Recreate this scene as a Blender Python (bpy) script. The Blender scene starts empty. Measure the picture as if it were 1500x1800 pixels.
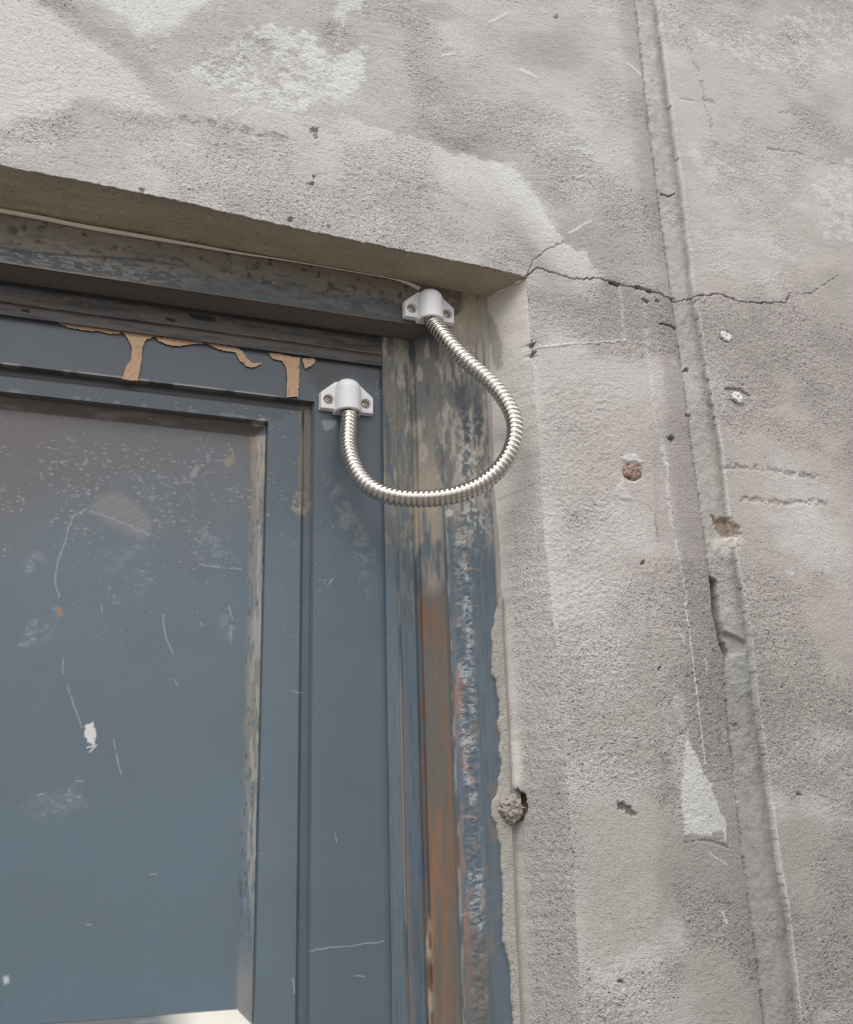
import bpy, bmesh, math, random
import numpy as np
from mathutils import Vector, Matrix, noise as mnoise

random.seed(4); np.random.seed(4)
sc = bpy.context.scene

# ------------------------------------------------------------------ camera
F = 1811.0                                   # focal length, in pixels of a 1500 px wide frame
D = 0.62                                     # camera distance from the wall face
CAM = np.array([0.0, -D, 1.75])
ex = np.array([5200., 458., F]); ex /= np.linalg.norm(ex)
ez = np.array([-160., -5350., F]); ez /= np.linalg.norm(ez)
ez = ez - ex * ex.dot(ez); ez /= np.linalg.norm(ez)
ey = np.cross(ez, ex)
RW = np.stack([ex, ey, ez], axis=1)          # world -> (right, down, forward)
cd = bpy.data.cameras.new('camera'); cam = bpy.data.objects.new('camera', cd)
sc.collection.objects.link(cam); sc.camera = cam
cd.sensor_fit = 'HORIZONTAL'; cd.sensor_width = 36.0; cd.lens = 36.0 * F / 1500.0
cd.clip_start = 0.01; cd.clip_end = 100
r_, d_, f_ = RW[0], RW[1], RW[2]
cam.matrix_world = Matrix(((r_[0], -d_[0], -f_[0], CAM[0]), (r_[1], -d_[1], -f_[1], CAM[1]),
                           (r_[2], -d_[2], -f_[2], CAM[2]), (0, 0, 0, 1)))

# ------------------------------------------------------------------ light
w = bpy.data.worlds.new('overcast_sky'); sc.world = w; w.use_nodes = True
nt = w.node_tree; nt.nodes.clear()
out = nt.nodes.new('ShaderNodeOutputWorld'); bg = nt.nodes.new('ShaderNodeBackground')
tc = nt.nodes.new('ShaderNodeTexCoord'); sp = nt.nodes.new('ShaderNodeSeparateXYZ')
mr = nt.nodes.new('ShaderNodeMapRange'); mr.inputs[1].default_value = -0.2; mr.inputs[2].default_value = 1.0
rp = nt.nodes.new('ShaderNodeValToRGB')
rp.color_ramp.elements[0].color = (0.16, 0.15, 0.14, 1)
rp.color_ramp.elements[1].color = (1.0, 1.0, 1.0, 1)
e = rp.color_ramp.elements.new(0.22); e.color = (0.30, 0.31, 0.33, 1)
e = rp.color_ramp.elements.new(0.42); e.color = (0.74, 0.76, 0.80, 1)
nt.links.new(tc.outputs['Generated'], sp.inputs[0]); nt.links.new(sp.outputs[2], mr.inputs[0])
nt.links.new(mr.outputs[0], rp.inputs[0]); nt.links.new(rp.outputs[0], bg.inputs[0])
bg.inputs[1].default_value = 1.25
nt.links.new(bg.outputs[0], out.inputs[0])
sl = bpy.data.lights.new('sun', 'SUN'); sl.energy = 1.5; sl.angle = math.radians(38); sl.color = (1, 0.985, 0.96)
so = bpy.data.objects.new('sun', sl); sc.collection.objects.link(so)
so.rotation_euler = Vector((0.42, 0.62, -0.95)).to_track_quat('-Z', 'Y').to_euler(); so.location = (-1.5, -2, 4)
sc.view_settings.view_transform = 'Standard'; sc.view_settings.look = 'None'
sc.view_settings.exposure = 0.10; sc.view_settings.gamma = 1.0

# ------------------------------------------------------------------ helpers
def proj(X, Y, Z):
    p = RW @ np.stack([np.ravel(X) - CAM[0], np.ravel(Y) - CAM[1], np.ravel(Z) - CAM[2]])
    s = F / np.maximum(p[2], 1e-3)
    return (750 + p[0] * s).reshape(np.shape(X)), (900 + p[1] * s).reshape(np.shape(X))

def at(px, py, y=0.0):
    """point of the plane at depth y seen at a place in the photograph"""
    d = RW.T @ np.array([px - 750., py - 900., F])
    return CAM + d * ((y - CAM[1]) / d[1])

def _h(i, j, s):
    v = (i.astype(np.int64) * 374761393 + j.astype(np.int64) * 668265263 + s * 982451653) & 0x7fffffff
    v = ((v ^ (v >> 13)) * 1274126177) & 0x7fffffff
    return ((v ^ (v >> 16)) & 0xffff) / 65535.0

def vn(x, y, s=0):
    i = np.floor(x); j = np.floor(y); u = x - i; v = y - j
    u = u * u * (3 - 2 * u); v = v * v * (3 - 2 * v); i = i.astype(np.int64); j = j.astype(np.int64)
    a = _h(i, j, s); b = _h(i + 1, j, s); c = _h(i, j + 1, s); d = _h(i + 1, j + 1, s)
    return (a + (b - a) * u) * (1 - v) + (c + (d - c) * u) * v

def fbm(x, y, o=4, s=0):                     # 0..1, mean .5
    t = 0; a = 0.5; n = 0
    for k in range(o):
        t = t + a * vn(x * 2 ** k + 17.3 * k, y * 2 ** k + 9.1 * k, s + k); n += a; a *= 0.55
    return t / n

def ss(a, b, x):
    t = np.clip((x - a) / (b - a), 0, 1); return t * t * (3 - 2 * t)

def srgb(r, g, b):
    return np.array([(c / 255 / 12.92) if c / 255 <= 0.04045 else ((c / 255 + 0.055) / 1.055) ** 2.4 for c in (r, g, b)])

def line_d(px, py, pts):
    best = np.full(px.shape, 1e9); par = np.zeros(px.shape); L = 0
    for (x0, y0), (x1, y1) in zip(pts[:-1], pts[1:]):
        dx, dy = x1 - x0, y1 - y0; l = math.hypot(dx, dy) + 1e-9
        t = np.clip(((px - x0) * dx + (py - y0) * dy) / l / l, 0, 1)
        d = np.hypot(px - x0 - t * dx, py - y0 - t * dy); m = d < best
        best = np.where(m, d, best); par = np.where(m, L + t * l, par); L += l
    return best, par / L

def poly_d(px, py, pts):                     # signed, inside positive
    c = list(pts) + [pts[0]]
    d, _ = line_d(px, py, c); ins = np.zeros(px.shape, bool)
    for (x0, y0), (x1, y1) in zip(c[:-1], c[1:]):
        if y0 == y1: continue
        m = ((y0 > py) != (y1 > py)) & (px < (x1 - x0) * (py - y0) / (y1 - y0) + x0); ins ^= m
    return np.where(ins, d, -d)

def xat(pts, y):
    p = sorted(pts, key=lambda q: q[1]); return np.interp(y, [q[1] for q in p], [q[0] for q in p])

class Skin:
    """colour, wear and relief of a surface, kept per vertex"""
    def __init__(s, X, Y, Z, base):
        s.sh = X.shape; s.px, s.py = [a.ravel() for a in proj(X, Y, Z)]
        s.u = X.ravel() * 1000; s.v = Z.ravel() * 1000; s.w = Y.ravel() * 1000
        n = s.px.size; s.h = np.zeros(n); s.col = np.tile(np.asarray(base, float), (n, 1)); s.m = np.zeros((n, 4)); s.m[:, 3] = 1
    def sel(s, pts, pad):
        a = np.array(pts); lo = a.min(0) - pad; hi = a.max(0) + pad
        return np.nonzero((s.px > lo[0]) & (s.px < hi[0]) & (s.py > lo[1]) & (s.py < hi[1]))[0]
    def mix(s, i, c, a):
        a = np.clip(a, 0, 1)[:, None]; s.col[i] = s.col[i] * (1 - a) + np.asarray(c) * a
    def wob(s, i, amp, sc_=6, seed=3):
        if not amp: return s.px[i], s.py[i]
        return (s.px[i] + amp * 2 * (fbm(s.u[i] / sc_, s.v[i] / sc_, 3, seed) - .5),
                s.py[i] + amp * 2 * (fbm(s.u[i] / sc_ + 50, s.v[i] / sc_, 3, seed + 7) - .5))
    def blob(s, pts, c=None, a=1, fe=4, wob=6, sc_=6, h=0, seed=3, speck=0, rough=None, cut=None, grain=None):
        i = s.sel(pts, fe + wob + 5)
        if not len(i): return
        x, y = s.wob(i, wob, sc_, seed); d = poly_d(x, y, pts); k = ss(-fe * .5, fe * .5, d)
        if cut is not None:
            k = k * ss(cut - .13, cut + .13, .62 * fbm(s.u[i] / 7, s.v[i] / 6, 3, seed + 11) + .38 * fbm(s.u[i] / 2.2, s.v[i] / 2.0, 2, seed + 12))
        if c is not None: s.mix(i, c, k * a)
        s.h[i] += k * h
        if speck: s.m[i, 0] = np.maximum(s.m[i, 0], k * speck)
        if rough is not None: s.m[i, 1] = s.m[i, 1] * (1 - k) + rough * k
        if grain is not None: s.m[i, 2] = s.m[i, 2] * (1 - k) + grain * k
    def stroke(s, pts, wd, c=None, a=1, h=0, wob=2, sc_=4, seed=5, soft=.6, brk=0):
        i = s.sel(pts, wd + wob + 6)
        if not len(i): return
        x, y = s.wob(i, wob, sc_, seed); d, t = line_d(x, y, pts)
        k = 1 - ss(wd * (1 - soft), wd, d)
        if brk: k = k * ss(brk - .1, brk + .1, fbm(s.u[i] / 5, s.v[i] / 5, 3, seed + 3))
        if c is not None: s.mix(i, c, k * a)
        s.h[i] += k * h

def weld_mesh(name, patches, mats, parent=None, sharp=None):
    """patches: (P[r,c,3], col, msk, flip, mat index) -> one welded mesh"""
    V = []; C = []; M = []; Q = []; MI = []; o = 0
    for P, col, msk, flip, mi in patches:
        r, c, _ = P.shape; idx = o + np.arange(r * c).reshape(r, c)
        q = np.stack([idx[:-1, :-1], idx[:-1, 1:], idx[1:, 1:], idx[1:, :-1]], -1).reshape(-1, 4)
        if flip: q = q[:, ::-1]
        V.append(P.reshape(-1, 3)); C.append(col); M.append(msk); Q.append(q); MI.append(np.full(len(q), mi)); o += r * c
    V = np.concatenate(V); C = np.concatenate(C); M = np.concatenate(M); Q = np.concatenate(Q); MI = np.concatenate(MI)
    _, first, inv = np.unique(np.round(V * 2e5).astype(np.int64), axis=0, return_index=True, return_inverse=True)
    V = V[first]; C = C[first]; M = M[first]; Q = np.ravel(inv)[Q]
    ok = (Q[:, 0] != Q[:, 1]) & (Q[:, 1] != Q[:, 2]) & (Q[:, 2] != Q[:, 3]) & (Q[:, 3] != Q[:, 0]); Q = Q[ok]; MI = MI[ok]
    me = bpy.data.meshes.new(name); me.vertices.add(len(V)); me.vertices.foreach_set('co', V.ravel().astype(np.float32))
    me.loops.add(Q.size); me.loops.foreach_set('vertex_index', Q.ravel().astype(np.int32))
    me.polygons.add(len(Q)); me.polygons.foreach_set('loop_start', np.arange(0, Q.size, 4, dtype=np.int32))
    me.polygons.foreach_set('use_smooth', np.ones(len(Q), bool))
    for m in mats: me.materials.append(m)
    me.polygons.foreach_set('material_index', MI.astype(np.int32))
    me.update(calc_edges=True); me.validate()
    for nm, A in (('tint', np.c_[C, np.ones(len(C))]), ('wear', M)):
        at_ = me.attributes.new(nm, 'FLOAT_COLOR', 'POINT'); at_.data.foreach_set('color', A.ravel().astype(np.float32))
    if sharp: me.set_sharp_from_angle(angle=math.radians(sharp))
    ob = bpy.data.objects.new(name, me); sc.collection.objects.link(ob); ob.parent = parent
    return ob

def obj(name, bm, mat, parent=None, smooth=True, sharp=35, loc=None):
    me = bpy.data.meshes.new(name); bm.normal_update(); bm.to_mesh(me); bm.free(); me.materials.append(mat)
    if smooth:
        me.polygons.foreach_set('use_smooth', [True] * len(me.polygons))
        if sharp: me.set_sharp_from_angle(angle=math.radians(sharp))
    ob = bpy.data.objects.new(name, me); sc.collection.objects.link(ob); ob.parent = parent
    if loc is not None: ob.location = loc
    return ob

def empty(name, loc=(0, 0, 0)):
    o = bpy.data.objects.new(name, None); o.empty_display_size = .02; o.location = loc; sc.collection.objects.link(o); return o

def tag(o, label=None, cat=None, group=None, kind=None):
    if label: o['label'] = label
    if cat: o['category'] = cat
    if group: o['group'] = group
    if kind: o['kind'] = kind
    return o

def boolean(ob, cutter):
    m = ob.modifiers.new('b', 'BOOLEAN'); m.object = cutter; m.operation = 'DIFFERENCE'; m.solver = 'EXACT'
    bpy.context.view_layer.update(); dg = bpy.context.evaluated_depsgraph_get()
    me = bpy.data.meshes.new_from_object(ob.evaluated_get(dg)); old = ob.data; nm = old.name
    ob.modifiers.clear(); ob.data = me; bpy.data.meshes.remove(old); me.name = nm
    cm = cutter.data; bpy.data.objects.remove(cutter); bpy.data.meshes.remove(cm)

# ------------------------------------------------------------------ materials
def nodes_of(m):
    m.use_nodes = True; nt = m.node_tree; return nt, nt.nodes['Principled BSDF']

def N(nt, t, **kw):
    n = nt.nodes.new(t)
    for k, v in kw.items(): setattr(n, k, v)
    return n

def math_(nt, op, a, b=None, clamp=False):
    n = N(nt, 'ShaderNodeMath', operation=op, use_clamp=clamp)
    for k, v in enumerate((a, b)):
        if v is None: continue
        if isinstance(v, (int, float)): n.inputs[k].default_value = v
        else: nt.links.new(v, n.inputs[k])
    return n.outputs[0]

def noise(nt, vec, scale, detail=3, rough=.55, lac=2.0):
    n = N(nt, 'ShaderNodeTexNoise'); n.inputs['Scale'].default_value = scale; n.inputs['Detail'].default_value = detail
    n.inputs['Roughness'].default_value = rough; n.inputs['Lacunarity'].default_value = lac; nt.links.new(vec, n.inputs['Vector']); return n.outputs[0]

def ramp01(nt, v, a, b):
    n = N(nt, 'ShaderNodeMapRange', interpolation_type='SMOOTHSTEP'); n.inputs[1].default_value = a; n.inputs[2].default_value = b
    nt.links.new(v, n.inputs[0]); return n.outputs[0]

def scaled(nt, col, fac):
    n = N(nt, 'ShaderNodeVectorMath', operation='SCALE'); nt.links.new(col, n.inputs[0]); nt.links.new(fac, n.inputs['Scale']); return n.outputs[0]

def concrete_mat():
    m = bpy.data.materials.new('concrete_render'); nt, b = nodes_of(m); L = nt.links.new
    tc = N(nt, 'ShaderNodeTexCoord'); P = tc.outputs['Object']
    mp = N(nt, 'ShaderNodeMapping'); mp.inputs['Scale'].default_value = (1, 1, 1.25); mp.inputs['Rotation'].default_value = (0, -.3, 0); L(P, mp.inputs[0]); S = mp.outputs[0]
    ta = N(nt, 'ShaderNodeAttribute', attribute_name='tint'); wa = N(nt, 'ShaderNodeAttribute', attribute_name='wear')
    sw = N(nt, 'ShaderNodeSeparateColor'); L(wa.outputs[0], sw.inputs[0]); G = sw.outputs[2]
    g1 = noise(nt, S, 620, 3, .6); g2 = noise(nt, S, 190, 3, .6); g3 = noise(nt, S, 1400, 1, .5)
    pits = ramp01(nt, noise(nt, S, 420, 2, .5), .62, .74)
    v = math_(nt, 'MULTIPLY', math_(nt, 'SUBTRACT', g1, .5), 1.0)
    v = math_(nt, 'ADD', v, math_(nt, 'MULTIPLY', math_(nt, 'SUBTRACT', g3, .5), .5))
    v = math_(nt, 'ADD', v, math_(nt, 'MULTIPLY', math_(nt, 'SUBTRACT', g2, .5), .28))
    v = math_(nt, 'SUBTRACT', v, math_(nt, 'MULTIPLY', pits, .34))
    v = math_(nt, 'ADD', math_(nt, 'MULTIPLY', v, G), 1.0)
    L(scaled(nt, ta.outputs[0], v), b.inputs['Base Color'])
    b.inputs['Roughness'].default_value = .92; b.inputs['Specular IOR Level'].default_value = .25
    hh = math_(nt, 'ADD', math_(nt, 'MULTIPLY', g1, 1.0), math_(nt, 'MULTIPLY', g2, .6))
    hh = math_(nt, 'ADD', hh, math_(nt, 'MULTIPLY', g3, .35))
    hh = math_(nt, 'SUBTRACT', hh, math_(nt, 'MULTIPLY', pits, .7))
    bp = N(nt, 'ShaderNodeBump'); bp.inputs['Distance'].default_value = .0014; L(hh, bp.inputs['Height'])
    L(math_(nt, 'MULTIPLY', G, 1.0), bp.inputs['Strength']); L(bp.outputs[0], b.inputs['Normal'])
    return m

def paint_mat():
    m = bpy.data.materials.new('worn_slate_paint'); nt, b = nodes_of(m); L = nt.links.new
    tc = N(nt, 'ShaderNodeTexCoord'); P = tc.outputs['Object']
    ta = N(nt, 'ShaderNodeAttribute', attribute_name='tint'); wa = N(nt, 'ShaderNodeAttribute', attribute_name='wear')
    sw = N(nt, 'ShaderNodeSeparateColor'); L(wa.outputs[0], sw.inputs[0]); SP, RO, GR = sw.outputs
    g1 = noise(nt, P, 260, 4, .6); g2 = noise(nt, P, 900, 2, .6)
    v = math_(nt, 'ADD', math_(nt, 'MULTIPLY', math_(nt, 'SUBTRACT', g1, .5), .55), math_(nt, 'MULTIPLY', math_(nt, 'SUBTRACT', g2, .5), .5))
    v = math_(nt, 'ADD', math_(nt, 'MULTIPLY', v, GR), 1.0)
    base = scaled(nt, ta.outputs[0], v)
    # dried droplets of dust and wash water
    mp = N(nt, 'ShaderNodeMapping'); mp.inputs['Scale'].default_value = (1, 1, 1.6); L(P, mp.inputs[0])
    vo = N(nt, 'ShaderNodeTexVoronoi', feature='F1'); vo.inputs['Scale'].default_value = 150; L(mp.outputs[0], vo.inputs['Vector'])
    cs = N(nt, 'ShaderNodeSeparateColor'); L(vo.outputs['Color'], cs.inputs[0])
    rad = math_(nt, 'MULTIPLY', math_(nt, 'MULTIPLY', cs.outputs[0], cs.outputs[1]), math_(nt, 'MULTIPLY', SP, .40))
    dot = math_(nt, 'GREATER_THAN', math_(nt, 'SUBTRACT', rad, vo.outputs['Distance']), 0.0)
    v2 = N(nt, 'ShaderNodeTexVoronoi', feature='F1'); v2.inputs['Scale'].default_value = 330; L(mp.outputs[0], v2.inputs['Vector'])
    c2 = N(nt, 'ShaderNodeSeparateColor'); L(v2.outputs['Color'], c2.inputs[0])
    rad2 = math_(nt, 'MULTIPLY', math_(nt, 'MULTIPLY', c2.outputs[0], c2.outputs[1]), math_(nt, 'MULTIPLY', SP, .62))
    dot2 = math_(nt, 'GREATER_THAN', math_(nt, 'SUBTRACT', rad2, v2.outputs['Distance']), 0.0)
    dotf = math_(nt, 'MAXIMUM', math_(nt, 'MULTIPLY', dot, math_(nt, 'MULTIPLY', cs.outputs[2], .75)), math_(nt, 'MULTIPLY', dot2, math_(nt, 'MULTIPLY', c2.outputs[2], .65)))
    mx = N(nt, 'ShaderNodeMix', data_type='RGBA'); L(dotf, mx.inputs[0]); L(base, mx.inputs[6]); mx.inputs[7].default_value = (.34, .34, .34, 1)
    L(mx.outputs[2], b.inputs['Base Color'])
    ro = math_(nt, 'ADD', RO, math_(nt, 'MULTIPLY', g1, .12)); L(ro, b.inputs['Roughness'])
    b.inputs['Specular IOR Level'].default_value = .5
    hh = math_(nt, 'ADD', math_(nt, 'MULTIPLY', g1, GR), math_(nt, 'MULTIPLY', dot, .25))
    hh = math_(nt, 'ADD', hh, math_(nt, 'MULTIPLY', noise(nt, P, 22, 2, .5), .8))
    bp = N(nt, 'ShaderNodeBump'); bp.inputs['Distance'].default_value = .0007; bp.inputs['Strength'].default_value = .55
    L(hh, bp.inputs['Height']); L(bp.outputs[0], b.inputs['Normal'])
    return m

def simple_mat(name, c, rough=.5, metal=0, var=.15, scale=300, bump=.0003, c2=None, thr=(.45, .6)):
    m = bpy.data.materials.new(name); nt, b = nodes_of(m); L = nt.links.new
    tc = N(nt, 'ShaderNodeTexCoord'); g = noise(nt, tc.outputs['Object'], scale, 4, .6)
    mx = N(nt, 'ShaderNodeMix', data_type='RGBA')
    mx.inputs[6].default_value = (*(np.array(c) * (1 - var)), 1); mx.inputs[7].default_value = (*(np.array(c) * (1 + var) if c2 is None else c2), 1)
    L(g if c2 is None else ramp01(nt, g, *thr), mx.inputs[0]); L(mx.outputs[2], b.inputs['Base Color'])
    b.inputs['Roughness'].default_value = rough; b.inputs['Metallic'].default_value = metal
    if bump:
        bp = N(nt, 'ShaderNodeBump'); bp.inputs['Distance'].default_value = bump; bp.inputs['Strength'].default_value = .6
        L(g, bp.inputs['Height']); L(bp.outputs[0], b.inputs['Normal'])
    return m

M_CON = concrete_mat(); M_PAINT = paint_mat()
M_STEEL = simple_mat('polished_steel_hose', (.74, .70, .64), .22, 1.0, .10, 500, .0001)
M_WHITE = simple_mat('white_plastic', (.87, .85, .86), .42, 0, .02, 120, .00005)
M_SCREW = simple_mat('screw_steel', (.42, .38, .32), .38, 1.0, .2, 900, .0001)
M_CABLE = simple_mat('off_white_cable', srgb(222, 210, 192), .6, 0, .08, 200, .0002)
M_FILL = simple_mat('tan_filler', srgb(208, 172, 140), .8, 0, .12, 300, .0008, c2=srgb(172, 138, 108), thr=(.5, .7))
M_PLUG = simple_mat('white_wall_plug', (.86, .84, .80), .7, 0, .08, 600, .0005)
M_WOOD = simple_mat('weathered_wood_plug', srgb(188, 164, 150), .85, 0, .15, 240, .0016, c2=srgb(140, 104, 86), thr=(.46, .66))
M_MORT = simple_mat('crumbly_mortar', srgb(188, 176, 166), .9, 0, .15, 350, .0016, c2=srgb(120, 96, 78), thr=(.55, .68))
M_FLOOR = simple_mat('paving', srgb(118, 112, 104), .9, 0, .1, 20, .001)

# ================================================================== WALL
FY = 0.036                                   # depth of the reveal, where it meets the door frame
LINTEL = [(-700, 158), (-60, 277), (0, 290), (120, 313), (250, 339), (380, 369), (500, 396), (700, 439), (860, 471), (926, 487)]
INNER = [(-700, 245), (-60, 360), (0, 371), (250, 414), (500, 459), (730, 500), (850, 524)]
ARRIS = [(926, 487), (932, 560), (938, 640), (946, 760), (955, 900), (964, 1000), (975, 1100), (992, 1300), (1008, 1500), (1023, 1793), (1060, 2500)]
SEAM = [(850, 524), (853, 600), (858, 720), (862, 860), (873, 1000), (882, 1180), (893, 1400), (900, 1600), (908, 1793), (935, 2500)]
lin = np.array([at(*p) for p in LINTEL]); inn = np.array([at(p[0], p[1], FY) for p in INNER])
arr = np.array([at(*p) for p in ARRIS]); sea = np.array([at(p[0], p[1], FY) for p in SEAM])
XC, ZC = arr[0, 0], arr[0, 2]; lin[-1] = arr[0]
XI, ZI = sea[0, 0], sea[0, 2]; inn[-1] = sea[0]
XL = -1.0; STEP = .00062
xv0 = at(-40, 900)[0]; xv1 = at(1550, 0)[0] + .004; zv1 = max(at(-40, -40)[2], at(1540, -40)[2]); zv0 = min(at(0, 1860)[2], at(1540, 1860)[2])

def spread(a, b, far, n=26):                 # coarse lines from b out to far
    t = np.linspace(0, 1, n)[1:] ** 2.2; return b + (far - b) * t
colsL = np.r_[spread(XC, xv0, XL)[::-1], np.arange(xv0, XC - STEP * .5, STEP), XC]
colsR = np.linspace(0, 1, int((xv1 - XC) / STEP)); XR = 2.2
rowsU = np.linspace(0, 1, int((zv1 - ZC + .03) / STEP)); ZT = 3.0
rowsD = np.r_[0.0, spread(ZC, zv0, 0.0)[::-1][1:], np.arange(zv0, ZC - STEP * .5, STEP), ZC]
SEAMX = [(1120, -80), (1121, 0), (1143, 200), (1160, 333), (1187, 527), (1197, 600), (1203, 650), (1218, 770), (1231, 862), (1240, 927), (1253, 1013),
         (1268, 1100), (1281, 1150), (1281, 1190), (1290, 1295), (1305, 1425), (1311, 1490), (1323, 1577), (1340, 1707), (1350, 1793), (1356, 1860)]
RIDGE = [(1145, -80), (1155, 0), (1177, 167), (1200, 333), (1220, 517), (1246, 667), (1270, 797), (1280, 905), (1300, 1010), (1316, 1100), (1331, 1230), (1353, 1382), (1370, 1512), (1387, 1620), (1405, 1793), (1412, 1860)]

cA = srgb(203, 199, 194); cB = srgb(196, 187, 181); cC = srgb(170, 165, 158)
LIGHT = srgb(226, 223, 219); WHT = srgb(232, 232, 229); DARK = srgb(150, 145, 139)

def wall_skin(X, Z):
    s = Skin(X, np.zeros_like(X), Z, cA); px, py, u, v = s.px, s.py, s.u, s.v
    al = np.arange(px.size)
    s.m[:, 2] = 1.0
    s.mix(al, cB, ss(820, 1150, px) * ss(120, 620, py)); s.mix(al, cC, ss(1000, 1500, py + .12 * (px - 1000)) * .9)  # lower wall: light falloff put into the colour
    big = fbm(u / 90, v / 60, 4, 21); s.mix(al, LIGHT, ss(.52, .78, big) * .5); s.mix(al, DARK, ss(.50, .25, big) * .33)
    mid = fbm(u / 22, v / 14, 4, 31); s.col *= (1 + (mid - .5) * .16)[:, None]
    s.h += (fbm(u / 70, v / 70, 3, 41) - .5) * .0022 + (fbm(u / 9, v / 8, 3, 43) - .5) * .0004
    rg = ss(.42, .6, fbm(u / 70, v / 55, 3, 47)); s.h += (fbm(u / 2.6, v / 2.2, 3, 45) - .5) * .0006 * (.4 + rg)
    # trowel tears, short and nearly level
    tr = fbm((u + v * .3) / 9, (v - u * .12) / 1.6, 3, 51); tm = ss(.6, .7, tr) * ss(.5, .62, fbm(u / 45, v / 40, 2, 52))
    s.h -= tm * .00015; s.mix(al, DARK, tm * .14)
    s.m[:, 2] = .55 + .65 * rg
    smooth_top = ss(760, 1000, px) * ss(330, 180, py) + ss(1180, 1300, px) * ss(560, 480, py) * ss(100, 250, py)
    s.m[:, 2] *= 1 - .35 * np.clip(smooth_top, 0, 1)
    # ---- the repaired chase running down the right
    xs = xat(SEAMX, py); xr = xat(RIDGE, py); q = (px - xs) / np.maximum(xr - xs, 1)
    lw = 44 + 14 * ss(600, 900, py) + 28 * ss(900, 1150, py) * ss(1850, 1500, py); left = np.clip((px - (xs - lw)) / lw, 0, 1)
    dep = .0042 + .0018 * (vn(v / 60, v * 0, 3) - .5) + .0008 * ss(600, 900, py); dep = dep * (1 - .42 * ss(560, 700, py) * ss(1130, 1000, py)); xr = xr + 9 * (fbm(u / 6, v / 8, 3, 62) - .5) * ss(520, 640, py)
    wv = (fbm(u / 5, v / 11, 3, 61) - .5)
    s.h -= np.where(px < xs, dep * left ** 1.7, 0) * (py > -200)
    ins = (q >= 0) & (q <= 1.0)
    s.h -= np.where(ins, dep * (.66 + .12 * ss(.5, 1.0, q)) + wv * .0005, 0)
    s.h += np.where(q > 1, .0007 * np.exp(-(px - xr) / 14), 0)
    s.m[:, 2] *= np.where(ins, .38 + .5 * ss(580, 700, py) * ss(1130, 1000, py) + .2 * ss(1200, 1400, py), 1); s.h += ins * (fbm(u / 7, v / 9, 3, 65) - .5) * .0016; s.mix(al, srgb(178, 174, 169), ins * (.25 + .5 * fbm(u / 14, v / 22, 3, 63)))
    s.mix(al, srgb(150, 149, 144), ins * ss(1130, 1180, py) * .6); s.mix(al, srgb(132, 126, 120), ins * ss(.55, 1.0, q) * .55 * (.5 + fbm(u / 8, v / 12, 3, 64))); s.mix(al, srgb(140, 134, 128), (px < xs) * left ** 2 * .38)  # dirt in the chase, with its ambient shade put into the colour
    bd = (px < xs) * ss(0, .35, left); s.mix(al, srgb(168, 160, 156), bd * .6 * ss(560, 640, py) * ss(1600, 1300, py)); s.mix(al, srgb(176, 172, 168), bd * .35 * ss(620, 540, py))  # slope down to the seam, its shading mixed into the colour
    s.stroke(SEAMX, 1.8, srgb(128, 120, 114), .4, h=-.0010, wob=2.4, brk=.45)
    s.stroke([(x + 2, y) for x, y in RIDGE], 3.4, LIGHT, .55, wob=1.5, sc_=14, soft=.95, brk=.30)  # lit edge of the chase, brightness painted on
    # broken void beside the chase
    s.blob([(1253, 1013), (1262, 1020), (1268, 1055), (1270, 1085), (1280, 1122), (1290, 1148), (1284, 1156), (1276, 1140), (1264, 1100), (1257, 1060)], srgb(120, 104, 94), .6, fe=3, wob=2.5, h=-.009, seed=7)
    s.blob([(1276, 1108), (1300, 1118), (1316, 1128), (1314, 1146), (1290, 1148)], srgb(165, 158, 152), .7, fe=4, wob=4, h=-.003, seed=8)
    s.blob([(1290, 1148), (1316, 1140), (1332, 1210), (1300, 1230), (1284, 1180)], srgb(164, 166, 166), .5, fe=10, wob=6, h=.0006, grain=.4)
    # ---- lintel patches
    i = s.sel([(250, 150), (1060, 520)], 60); edge = [(360, 205), (470, 235), (560, 200), (620, 208), (690, 232), (762, 252), (800, 268), (868, 285), (905, 300), (935, 335), (962, 375), (985, 410), (1030, 445), (1060, 478)]
    x, y = s.wob(i, 12, 9, 71); ye = np.interp(x, [p[0] for p in edge], [p[1] for p in edge])
    k = ss(-2, 5, y - ye) * (1 - ss(20, 120, y - ye)) * ss(540, 640, x) * ss(1075, 1020, x)
    s.mix(i, LIGHT, k * .85); s.h[i] += k * .0003
    s.blob([(860, 290), (900, 280), (945, 340), (985, 405), (960, 395), (900, 350)], WHT, .5, fe=12, wob=9, sc_=5)
    s.blob([(-60, -40), (30, -20), (73, 7), (167, 60), (233, 113), (253, 153), (300, 205), (220, 200), (150, 180), (60, 215), (-60, 225)], LIGHT, .9, fe=24, wob=16, sc_=16, h=.0005, grain=.55)
    s.blob([(60, 0), (100, -10), (180, 50), (270, 120), (250, 140), (160, 75)], srgb(178, 176, 172), .55, fe=16, wob=8)
    s.blob([(130, -30), (380, -40), (370, 8), (330, 30), (300, 52), (250, 62), (205, 30)], WHT, .85, fe=26, wob=14, sc_=10, grain=.5)
    s.blob([(0, 225), (120, 215), (100, 260), (0, 285)], LIGHT, .6, fe=20, wob=10, cut=.5)
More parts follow.
